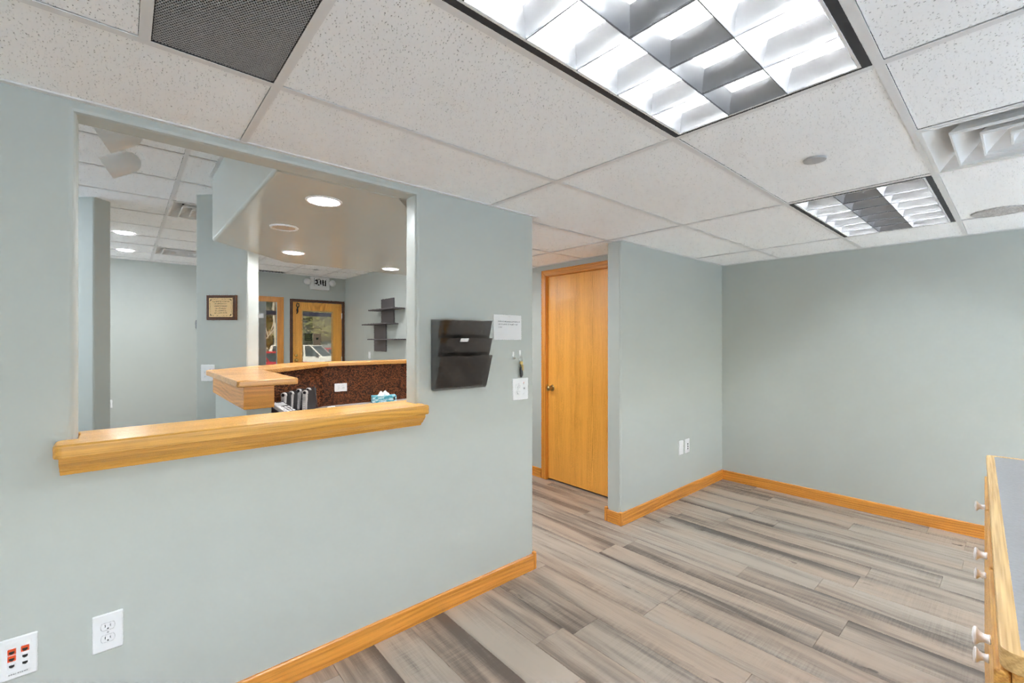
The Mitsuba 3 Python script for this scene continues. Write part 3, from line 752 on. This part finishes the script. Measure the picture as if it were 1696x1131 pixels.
put('key', key_mesh(0, .001, .12), m_brass, parent=k); put('key', key_mesh(.003, .005, -.15), m_chrome, parent=k); put('key', key_mesh(-.003, .009, .0), m_brass, parent=k)
fob = tube([(1.790, YA - .014, 1.275), (1.787, YA - .015, 1.24), (1.792, YA - .014, 1.205), (1.790, YA - .012, 1.188)], [.003, .009, .010, .005], 8)
put('lanyard', fob, m_dark, parent=k)
put('tag', bx(1.785, 1.799, YA - .028, YA - .024, 1.230, 1.262, .002), m_bronze, parent=k)

# ================================================================== RECEPTION COUNTER
CZ = 1.20
k = thing('reception_counter', 'golden oak topped reception counter with angled corner behind the pass-through', 'counter')
ctop = Polygon([(.438, 2.665), (.738, 2.665), (.755, 3.600), (1.458, 4.325), (XH - .01, 4.325), (XH - .01, 4.56), (1.205, 4.56), (.438, 3.80)])
ctop = ctop.buffer(-.02).buffer(.02, quad_segs=4)
m_ctop = M('oak_counter', pr(proc(oak_fn('x', (0.72, 0.36, 0.105), (0.46, 0.19, 0.043))), 0.20, 0.5, clearcoat=0.6, clearcoat_gloss=0.9))
put('top', solid(ctop, CZ - .036, CZ, .006, .008, 3), m_ctop, parent=k)
knee = Polygon([(.492, 2.72), (.612, 2.72), (.612, 3.578), (1.415, 4.392), (XH - .005, 4.392), (XH - .005, 4.50), (1.23, 4.50), (.492, 3.766)])
put('knee_wall', solid(knee, 0, CZ - .04), m_paint, parent=k, smooth=False)
put('apron', bx(.476, .622, 2.700, 2.716, 1.042, CZ - .037, .002), m_oak['x'], parent=k)
put('apron', bx(.476, .4915, 2.7165, 3.768, 1.042, CZ - .037, .002), m_oak['y'], parent=k)
m_oakd = M('oak_diagonal', pr(proc(oak_fn('x', OAK_L, OAK_D)), 0.3, 0.5))
put('apron', solid(Polygon([(.4915, 3.766), (1.23, 4.5005), (XH - .005, 4.5005), (XH - .005, 4.516), (1.2235, 4.516), (.476, 3.7685)]), 1.042, CZ - .037), m_oakd, parent=k, smooth=False)
pan = Polygon([(.616, 3.57), (.628, 3.57), (1.42, 4.378), (XH - .005, 4.378), (XH - .005, 4.391), (1.414, 4.391)])
put('burl_panel', solid(pan, .60, CZ - .037), m_burl, parent=k, smooth=False)
labels[k + '__burl_panel'] = {'label': 'speckled reddish brown panel'}
desk = Polygon([(.628, 2.74), (1.15, 2.74), (1.15, 3.30), (1.62, 3.76), (XH - .01, 3.76), (XH - .01, 4.376), (1.42, 4.376), (.628, 3.56)])
P, kk = plate((1.592, 4.377, .952), (0, -1, 0), 'white outlet set sideways in the brown speckled panel', 'outlet', .080, .122, rot=1)
recept(P, kk, 0, .0195); recept(P, kk, 0, -.0195)

k = thing('reception_desk', 'low brown work desk behind the speckled panel of the reception counter', 'desk')
put('desk_top', solid(desk, .755, .785, 0, .004, 2), m_desk, parent=k)
put('desk_support', bx(1.60, 1.63, 3.80, 4.376, 0, .755), m_desk, parent=k, smooth=False)
put('desk_support', bx(.64, 1.12, 2.76, 2.79, 0, .755), m_desk, parent=k, smooth=False)
# tissue box
k = thing('tissue_box', 'blue and white tissue box on the reception desk at the right end of the opening', 'tissue box')
tb = np.array([1.985, 4.265, .785])
def at(m, p, rz=0):
    m.apply_transform(trimesh.transformations.rotation_matrix(rz, [0, 0, 1])); m.apply_translation(p); return m
put('carton', at(bx(-.118, .118, -.055, .055, 0, .070, .002), tb, -.30), m_tissuebox, parent=k)
pts = []
g = np.linspace(-1, 1, 13)
X, Y = np.meshgrid(g, np.linspace(-1, 1, 7), indexing='ij')
Z = .048 * (1 - np.abs(Y) ** 1.5) * (.55 + .45 * np.abs(np.sin(X * 4.2 + .6))) * (1 - X ** 4) 
V = np.stack([X * .060, Y * .018 + .012 * np.sin(X * 6), Z + .069], -1).reshape(-1, 3)
F = []
for i in range(12):
    for j in range(6):
        q = i * 7 + j; F += [[q, q + 7, q + 8], [q, q + 8, q + 1]]
put('tissue', at(trimesh.Trimesh(V, np.array(F), process=False), tb, -.30), m_paper, smooth=True, parent=k)
put('emblem', at(bx(.085, .105, -.0556, -.0549, .022, .052), tb, -.30), m_dark, parent=k, smooth=False)

# desk telephones standing in a row against the panel, one lying in front
def phone(p, rz, tilt, label, lying=False):
    k = thing('desk_phone', label, 'telephone', 'black and silver desk telephones by the counter corner')
    Rz = trimesh.transformations.rotation_matrix(rz, [0, 0, 1])
    Rt = trimesh.transformations.rotation_matrix(tilt, [1, 0, 0]) if not lying else trimesh.transformations.rotation_matrix(-1.15, [1, 0, 0])
    mat = trimesh.transformations.translation_matrix(p) @ Rz @ Rt
    # local: x thickness, y depth (front at -y), z up
    def P(name, m, mt, par=None, smooth=30): return put(name, moved(m, mat), mt, parent=par or k, smooth=smooth)
    body = [(-.075, 0), (.075, 0), (.075, .20), (-.075, .20)] if lying else [(-.024, 0), (.024, 0), (.018, .208), (-.018, .208)]
    w = .052 if lying else .026
    P('body', prism_y([(x, z) for x, z in body], .0, .045 if lying else .12, .003), m_dark)
    hx = -.050 if lying else 0
    hb = 0 if lying else .024
    hs = shapely.union_all([rect(hx - .017, hx + .017, .008 + hb, .180 + hb, .012, 4), shapely.Point(hx, .162 + hb).buffer(.021, quad_segs=6)])
    hand = solid(hs, 0, .026, 0, .007, 3)
    hand = perm(hand, [0, 2, 1]); hand.faces = hand.faces[:, ::-1]; hand.vertices[:, 1] *= -1; hand.faces = hand.faces[:, ::-1]
    hk = P('handset', hand, m_silver)
    def disc(x, z, r, mt, name):
        d = solid(shapely.Point(x, z).buffer(r, quad_segs=6), .0255, .0272)
        d = perm(d, [0, 2, 1]); d.vertices[:, 1] *= -1
        P(name, d, mt, hk, False)
    disc(hx, .162 + hb, .012, m_black, 'earpiece')
    P('display', bx(hx - .011, hx + .011, -.0272, -.0255, .100 + hb, .130 + hb, .0005), m_grey, hk)
    for i in range(4):
        P('button', bx(hx - .009, hx + .009, -.0275, -.0255, .022 + hb + i * .017, .031 + hb + i * .017, .0005), m_whitemetal if not lying else m_grey, hk)
    if lying:
        for i in range(4):
            for j in range(3):
                P('keypad_button', bx(-.012 + j * .026, .006 + j * .026, -.006, .001, .020 + i * .026, .038 + i * .026, .0008), m_silver)
        P('display', bx(-.015, .060, -.003, .001, .135, .180, .0008), m_grey)
d45 = math.radians(-38)
spots = [((.935, 3.780), 'leftmost'), ((1.005, 3.850), 'second'), ((1.078, 3.918), 'third'), ((1.100, 3.815), 'fourth, in front'), ((1.175, 3.990), 'rightmost')]
for i, ((x, y), w) in enumerate(spots):
    tilt = rng.uniform(-.16, -.08)
    phone((x, y, .787 + .12 * math.sin(-tilt)), d45 + .06 * (i % 2), tilt, f'black and silver telephone standing on the reception desk, {w} of five')
phone((.93, 3.50, .868), math.radians(28), 0, 'desk telephone lying face up on a black stand in front of the standing ones', True)
k = thing('phone_stand', 'black stand under the telephone that lies face up behind the sill', 'stand')
put('block', at(prism_x([(.022, .001), (.18, .001), (.18, .112), (.022, .036)], -.07, .07, .003), (.93, 3.50, .785), math.radians(28)), m_dark, parent=k)
k = thing('charger', 'flat black charger with a white plug on the desk right of the telephones', 'charger')
put('cradle', at(bx(-.07, .07, -.045, .045, 0, .028, .006), (1.32, 3.98, .786), .5), m_dark, parent=k)
put('plug', at(bx(.02, .085, -.014, .014, .028, .046, .004), (1.32, 3.98, .786), .2), m_white, parent=k)
put('cord', tube([(1.26, 3.95, .80), (1.235, 3.93, .84), (1.23, 3.96, .95), (1.235, 4.02, 1.02)], .003, 6), m_dark, parent=k)

# plaque on the short angled wall
k = thing('plaque', 'walnut wall plaque with a gold plate of engraved text', 'plaque')
o = on_pier(.212, 1.676); fm = frame_of(o, pn)
put('board', moved(solid(rect(-.126, .126, -.101, .101), 0, .020, 0, .009, 2), fm), m_walnut, parent=k)
put('gold_plate', moved(solid(rect(-.100, .100, -.077, .077), .020, .0212), fm), m_gold, parent=k, smooth=False)
ring = sbox(-.090, -.067, .090, .067).difference(sbox(-.0885, -.0655, .0885, .0655))
put('border', moved(solid(ring, .0210, .0216), fm), m_walnut, parent=k, smooth=False)
for s in (-1, 1):
    for q in (-1, 1): put('corner_mark', moved(solid(Polygon([(s * .088, q * .065), (s * .074, q * .065), (s * .088, q * .051)]), .0210, .0216), fm), m_walnut, parent=k, smooth=False)
for i, s in enumerate(('Payment is expected', 'as services are', 'rendered unless', 'prior financial', 'arrangements', 'have been made.')):
    text_on(s, .0105, o + pn * .0211 + np.array([0, 0, .044 - i * .0185]), pn, m_walnut, k, True)
k = thing('door_holder', 'small dark wall box on the end of the short angled wall left of the plaque', 'wall box')
c = on_pier(.442, 1.54) - pn * .05
put('body', at(bx(-.030, .0, -.020, .020, -.036, .036, .003), c, math.radians(-45)), m_cargrey, parent=k)
put('button', at(bx(-.036, -.028, -.006, .006, -.004, .010, .002), c, math.radians(-45)), m_dark, parent=k)

# ================================================================== FAR WALL: EXIT SIGN, DOOR, SIDELIGHT
k = thing('exit_sign', 'white exit sign with two emergency lamp heads above the far door', 'exit sign')
EXC = 2.745
o = np.array([EXC, YF, 2.470]); fm = frame_of(o, (0, -1, 0))
put('housing', moved(solid(rect(-.170, .170, -.118, .118, .012, 3), 0, .055, 0, .008, 2), fm), m_whitemetal, parent=k)
put('face_panel', moved(solid(rect(-.108, .108, -.043, .086), .0545, .0565), fm), m_black, parent=k, smooth=False)
m = meshkit.text_mesh('EXIT', .122, .003, True)
b = m.bounds; m.apply_translation([-(b[0][0] + b[1][0]) / 2, 0, 0]); m.apply_scale([.205 / (b[1][0] - b[0][0]), 1, 1])
put('lettering', moved(m, frame_of(o + np.array([0, -.0560, -.039]), (0, -1, 0))), m_white, parent=k, smooth=False)
m_lamp = M('lamp_lens', pr((0.75, 0.74, 0.72), 0.08, 0.6, clearcoat=1.0))
for s in (-1, 1):
    c = o + np.array([s * .225, -.045, .020])
    h = put('lamp_head', lathe([(.0005, .055), (.03, .053), (.048, .035), (.058, 0), (.060, -.018)], 24, 'y', c), m_whitemetal, parent=k)
    put('lens', lathe([(.060, -.018), (.050, -.030), (.028, -.038), (.0005, -.040)], 24, 'y', c), m_lamp, parent=h)
    put('bracket', moved(solid(rect(-.035, .035, -.022, .022, .006, 2), 0, .03), frame_of(o + np.array([s * .178, 0, .01]), (0, -1, 0))), m_whitemetal, parent=k)

structure('door_2', 'oak exit door with a glass pane and dark frame in the far wall')
fr = Polygon([(EX0 - .045, 0), (EX0 - .045, EZ1 + .045), (EX1 + .045, EZ1 + .045), (EX1 + .045, 0), (EX1, 0), (EX1, EZ1), (EX0, EZ1), (EX0, 0)])
put('frame', prism_y([p for p in fr.exterior.coords[:-1]], YF - .02, YF + .12), m_walnut, parent='door_2', smooth=False)
GX0, GX1, GZ0, GZ1 = 2.452, 2.982, .55, 1.950
slab = Polygon([(EX0 + .003, .01), (EX1 - .003, .01), (EX1 - .003, EZ1 - .004), (EX0 + .003, EZ1 - .004)], [[(GX0, GZ0), (GX1, GZ0), (GX1, GZ1), (GX0, GZ1)]])
def xz(m): return perm(m, [1, 2, 0])
def solid_xz(poly, y0, y1):
    return xz(solid(shapely.ops.transform(lambda x, y: (y, x), poly), y0, y1))
import shapely.ops
put('slab', solid_xz(slab, YF + .005, YF + .05), m_edoor, parent='door_2', smooth=False)
bead = sbox(GX0 - .012, GZ0 - .012, GX1 + .012, GZ1 + .012).difference(sbox(GX0 + .006, GZ0 + .006, GX1 - .006, GZ1 - .006))
put('glazing_bead', solid_xz(bead, YF - .004, YF + .006), m_pale, parent='door_2', smooth=False)
put('pane', solid_xz(sbox(GX0, GZ0, GX1, GZ1), YF + .026, YF + .030), m_pane, parent='door_2', smooth=False)
put('knob', lathe([(.0005, -.070), (.02, -.068), (.029, -.055), (.024, -.038), (.012, -.028), (.012, -.008), (.032, -.006), (.034, 0)], 24, 'y', (2.345, YF + .005, 1.055)), m_brass, parent='door_2')
put('deadbolt', lathe([(.0005, -.016), (.022, -.014), (.028, 0)], 24, 'y', (2.345, YF + .005, 1.14)), m_brass, parent='door_2')
for z in (1.885, 1.05, .25):
    put('hinge', lathe([(.0005, -.055), (.009, -.054), (.009, .054), (.0005, .055)], 12, 'z', (EX1 - .004, YF - .008, z)), m_chrome, parent='door_2')
k = thing('door_ornament', 'small black hanging ornament at the upper left of the exit door', 'ornament')
a = np.linspace(0, 2 * math.pi, 16)
put('loop', tube(np.c_[2.372 + .020 * np.cos(a), np.full(16, YF - .004), 2.05 + .040 * np.sin(a)], .007, 8), m_black, parent=k)
put('tail', tube([(2.372, YF - .004, 2.01), (2.362, YF - .005, 1.97), (2.368, YF - .005, 1.93), (2.352, YF - .004, 1.895)], [.008, .016, .012, .004], 8), m_black, parent=k)
m_darkgreen = M('dark_sign', pr((0.012, 0.020, 0.010), 0.5, 0.3))
m_kraft = M('brown_card', pr((0.26, 0.20, 0.145), 0.7, 0.1))
k = thing('door_notice', 'black opening hours sign with green lines on the exit door glass', 'notice')
put('sheet', bx(2.497, 2.625, YF + .022, YF + .0245, 1.410, 1.540), m_darkgreen, smooth=False, parent=k)
for i in range(4): put('text_line', bx(2.507, 2.607 - .012 * (i % 2), YF + .0212, YF + .022, 1.425 + i * .03, 1.432 + i * .03), m_leaf, smooth=False, parent=k)
k = thing('door_notice', 'brown card notice with a dark square on the exit door glass', 'notice')
put('sheet', bx(2.650, 2.782, YF + .022, YF + .0245, 1.325, 1.535), m_kraft, smooth=False, parent=k)
put('square', bx(2.695, 2.740, YF + .0212, YF + .022, 1.425, 1.465), m_darkgreen, smooth=False, parent=k)

structure('window_1', 'oak framed sidelight window left of the exit door')
sf = sbox(SX0 - .075, SZ0 - .075, SX1 + .085, SZ1 + .078).difference(sbox(SX0 + .012, SZ0 + .012, SX1 - .012, SZ1 - .012))
put('casing', solid_xz(sf, YF - .018, YF + .02), m_oak['z'], parent='window_1', smooth=False)
put('pane', solid_xz(sbox(SX0 + .005, SZ0 + .005, SX1 - .005, SZ1 - .005), YF + .06, YF + .064), m_pane, parent='window_1', smooth=False)
k = thing('window_notice', 'small white notice stuck to the sidelight window beside the short wall', 'notice')
put('sheet', bx(1.72, 1.835, YF + .054, YF + .058, 1.80, 1.885), m_paper, smooth=False, parent=k)

# ================================================================== SHELVES
k = thing('wall_shelf', 'dark zigzag wall shelf with three boards on the right waiting room wall', 'shelf')
SD = .20
for y0, y1, z in ((6.20, 7.10, 1.895), (6.42, 7.36, 1.668), (6.17, 7.13, 1.420)):
    put('shelf_board', bx(XH - SD, XH, y0, y1, z, z + .018, .001), m_shelf, parent=k)
for y, z0, z1 in (((6.55, 7.00), 1.913, 2.09), ((6.55, 7.00), 1.686, 1.895), ((6.83, 7.28), 1.438, 1.668), ((6.83, 7.28), 1.23, 1.420)):
    put('back_board', bx(XH - .020, XH - .001, y[0], y[1], z0, z1, .001), m_shelf, parent=k)

# ================================================================== CABINET AT THE RIGHT EDGE
k = thing('base_cabinet', 'oak base cabinet with grey laminate top and white porcelain knobs at the right edge', 'cabinet')
PHI = YAW - math.atan((1620 - 853) / FPX)
cm = trimesh.transformations.translation_matrix([1.081, .0215, 0]) @ trimesh.transformations.rotation_matrix(PHI, [0, 0, 1])
def C(name, m, mt, par=None, smooth=30): return put(name, moved(m, cm), mt, parent=par or k, smooth=smooth)
TL, TD = 1.808, .62
outer = rect(0, TL, -TD, 0, .020, 4)
C('top_edge', solid(outer.difference(rect(.024, TL - .024, -TD + .024, -.0255, .002, 1)), .866, .900, .004, .003, 2), m_pale)
C('laminate_top', solid(rect(.023, TL - .023, -TD + .023, -.0245), .870, .8992), m_lam, smooth=False)
C('carcass', bx(.012, 1.556, -TD + .02, -.014, .095, .866, .002), m_drawer)
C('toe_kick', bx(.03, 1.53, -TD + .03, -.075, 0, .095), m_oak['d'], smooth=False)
cols = [(.014, .484), (.500, 1.018), (1.034, 1.548)]
knob = lathe([(.0085, 0), (.0100, .002), (.0088, .006), (.0082, .014), (.0105, .022), (.0150, .027), (.0176, .030), (.0176, .034), (.0130, .0375), (.0005, .039)], 28)
knob.vertices[:, 2] *= .70
knob = perm(knob, [0, 2, 1]); knob.faces = knob.faces[:, ::-1]
def kn(u, z, par):
    m = knob.copy(); m.apply_translation([u, .0065, z]); C('knob', m, m_porcelain, par)
for i, (a, b) in enumerate(cols):
    d = C('drawer', bx(a, b, -.0135, .0065, .705, .858, .003), m_drawer); kn((a + b) / 2 - .004, .797, d)
    e = C('door', bx(a, b, -.0135, .0065, .110, .692, .003), m_drawer)
    if i < 2: kn(b - .040, .660, e)

# ================================================================== OUTSIDE
def ground(key, m, mat, lab):
    put(key, m, mat, smooth=False); structure(key, lab)
GZ = -.60
ground('ground', bx(-40, 80, 11.2, 120, GZ - .1, GZ), m_asphalt, 'asphalt parking lot outside the exit door')
ground('walkway', bx(-8, 14, YF + .14, 11.2, GZ - .1, -.06), m_concrete, 'concrete walkway outside the exit door')
k = thing('storefront_frame', 'dark violet outer storefront frame seen through the exit door glass', 'window frame')
YO = 9.9
for x in (1.79, 2.765, 3.90): put('post', bx(x - .026, x + .026, YO - .05, YO + .05, -.06, 2.6, .004), m_frame_ext, parent=k)
put('rail', bx(1.79, 3.90, YO - .049, YO + .049, 1.925, 2.005, .004), m_frame_ext, parent=k)
put('rail', bx(1.79, 3.90, YO - .049, YO + .049, 2.55, 2.64, .004), m_frame_ext, parent=k)
put('pane', bx(1.816, 2.739, YO - .003, YO + .003, -.06, 2.55), m_pane, parent=k, smooth=False)
put('pane', bx(2.791, 3.874, YO - .003, YO + .003, -.06, 2.55), m_pane, parent=k, smooth=False)
k = thing('pillar', 'pale outside pillar behind the sidelight window', 'pillar')
put('shaft', bx(1.62, 2.03, 9.42, 9.62, -.06, 3.2, .01), m_carwhite, parent=k)
put('cap', bx(1.60, 2.05, 9.40, 9.64, 3.2, 3.3, .01), m_concrete, parent=k)

def vehicle(p, rz, paint, lower, suv, label):
    k = thing('car', label, 'car')
    mat = trimesh.transformations.translation_matrix(p) @ trimesh.transformations.rotation_matrix(rz, [0, 0, 1])
    def P(name, m, mt, par=None, smooth=30): return put(name, moved(m, mat), mt, parent=par or k, smooth=smooth)
    Lh, hw = 2.25, .86
    hood, belt, roof = (1.02, 1.08, 1.72) if suv else (.86, .92, 1.38)
    clear = .38 if suv else .25
    mid = .72 if suv else .50
    arch = [shapely.Point(x, .36).buffer(.44, quad_segs=8) for x in (-1.36, 1.36)]
    lo = Polygon([(-Lh, clear), (Lh, clear), (Lh + .04, mid), (-Lh - .02, mid)]).difference(shapely.union_all(arch))
    up = Polygon([(-Lh - .02, mid), (Lh + .04, mid), (Lh - .06, hood - .05), (Lh - .25, hood), (.92, belt), (-Lh + .02, belt)]).difference(shapely.union_all(arch))
    def side(poly, w, r): return [prism_y(list(g.exterior.coords)[:-1], -w, w, r) for g in getattr(poly, 'geoms', [poly])]
    P('lower_body', cat(*side(lo, hw, .02)), lower)
    P('upper_body', cat(*side(up, hw - .01, .03)), paint)
    r0 = -Lh + .15 if suv else -Lh + .75
    cab = Polygon([(r0 - .1, belt), (.95, belt), (.30, roof), (r0 + .15, roof)])
    P('glasshouse', prism_y(list(cab.exterior.coords)[:-1], -hw + .07, hw - .07, .02), m_carglass)
    P('roof', prism_y([(r0 + .10, roof - .03), (.34, roof - .03), (.28, roof + .03), (r0 + .18, roof + .03)], -hw + .07, hw - .07, .02), paint)
    for s in (-1, 1):
        yy = s * (hw - .075)
        def pil(x0, x1, x2, x3): return prism_y([(x0, belt), (x1, belt), (x2, roof), (x3, roof)], min(yy - .012, yy + .012), max(yy - .012, yy + .012))
        P('pillar', cat(pil(.86, .97, .32, .22), pil(-.12, .0, -.05, -.14), pil(r0 - .12, r0 + .12, r0 + .26, r0 + .12), pil(-1.12, -1.0, -1.0, -1.1)), paint, smooth=False)
        P('headlight', bx(Lh - .12, Lh + .06, s * .62 - .16, s * .62 + .16, hood - .27, hood - .10, .02), m_lamp)
        P('turn_signal', bx(Lh - .14, Lh + .05, s * .82 - .045, s * .82 + .045, hood - .27, hood - .10, .01), m_orange)
        P('mirror', bx(.62, .78, min(s * .86, s * 1.0), max(s * .86, s * 1.0), belt + .04, belt + .18, .02), m_dark)
        for x in (-1.36, 1.36):
            w = P('wheel', lathe([(.10, -.10), (.24, -.11), (.36, -.10), (.37, 0), (.36, .10), (.24, .11), (.10, .10)], 24, 'y', (x, s * (hw - .10), .37)), m_tyre)
            P('rim', lathe([(.0005, -.105), (.08, -.115), (.22, -.105), (.23, 0), (.22, .105), (.08, .115), (.0005, .105)], 20, 'y', (x, s * (hw - .10), .37)), m_silver, w)
    P('bumper', bx(Lh - .02, Lh + .14, -hw + .02, hw - .02, clear, clear + .2, .03), lower)
    P('grille', bx(Lh - .05, Lh + .055, -.45, .45, hood - .28, hood - .12, .01), m_dark)
fw = lambda px, d: np.array([*(d * (FWD[:2] + np.array([math.sin(YAW), -math.cos(YAW)]) * (px - 853) / FPX)), GZ])
q = fw(515, 27)
vehicle(tuple(q), math.radians(-38), m_carwhite, m_cargrey, True, 'white and grey off road car parked outside, seen through the exit door glass')
q = fw(452, 24); vehicle(tuple(q), math.radians(-70), m_carred, m_carred, False, 'red car parked outside, seen through the sidelight window')
q = fw(556, 36); vehicle(tuple(q), math.radians(-60), m_carred, m_carred, False, 'red car parked farther away at the right of the white car')
q = fw(522, 40); vehicle(tuple(q), math.radians(-60), m_cargrey, m_cargrey, False, 'grey car parked behind the white car')

def leaves(r, n, lumps, size, flat=.5):
    V = []
    for c, rad in lumps:
        m = int(n * rad ** 2 / sum(x[1] ** 2 for x in lumps))
        d = r.normal(size=(m, 3)); d /= np.linalg.norm(d, axis=1, keepdims=True)
        V.append(np.array(c) + d * (rad * r.uniform(.55, 1.0, (m, 1)) ** .6) * np.array([1, 1, flat]))
    c = np.vstack(V)
    a = r.normal(size=c.shape); b = r.normal(size=c.shape)
    s = size * r.uniform(.6, 1.3, (len(c), 1))
    a *= s / np.linalg.norm(a, axis=1, keepdims=True); b *= .5 * s / np.linalg.norm(b, axis=1, keepdims=True)
    v = np.stack([c - a, c + b, c + a, c - b], 1).reshape(-1, 3)
    i = np.arange(len(c)) * 4
    return trimesh.Trimesh(v, np.vstack([np.stack([i, i + 1, i + 2], 1), np.stack([i, i + 2, i + 3], 1)]), process=False)
def tree(p, h, rad, label, leaf, bark, n=5000, size=.22, seed=1, low=.18):
    r = np.random.default_rng(seed)
    k = thing('tree', label, 'tree', None)
    p = np.array(p)
    put('trunk', tube([p + (0, 0, -.1), p + (.1, 0, h * .3), p + (-.05, .1, h * .65), p + (.05, 0, h * .95)], [.20, .16, .10, .03], 8), bark, parent=k)
    lumps = []
    for i in range(26):
        z = r.uniform(low, 1.0)
        rr = rad * (1.05 - .75 * z) * r.uniform(.5, 1)
        a = r.uniform(0, 2 * math.pi)
        c = p + np.array([rr * math.cos(a), rr * math.sin(a), z * h])
        lumps.append((c, rad * r.uniform(.22, .42)))
        if i < 18:
            put('branch', tube([p + (0, 0, z * h * .85), p * .5 + c * .5 + (0, 0, .1), c], [.07, .04, .012], 6), bark, parent=k)
    stuffpart(put('foliage', leaves(r, n, lumps, size), leaf, smooth=False, parent=k))
tree(fw(524, 46), 8.0, 3.6, 'yellow green conifer behind the white car, left one', m_leaf, m_bark, 16000, .15, 3, .22)
tree(fw(566, 60), 9.5, 4.4, 'yellow green conifer behind the white car, right one', m_leaf, m_bark, 16000, .17, 4, .18)
tree(fw(478, 62), 9.5, 4.4, 'yellow green conifer behind the white car, partly hidden by the door frame', m_leaf, m_bark, 12000, .17, 5, .15)
tree(fw(456, 32), 7.0, 2.6, 'pale branched tree with dark leaves behind the red car at the sidelight', m_leaf2, m_palebark, 5000, .12, 6, .12)
tree(fw(438, 36), 7.0, 3.0, 'pale branched tree farther left behind the sidelight window', m_leaf2, m_palebark, 5000, .12, 8, .12)
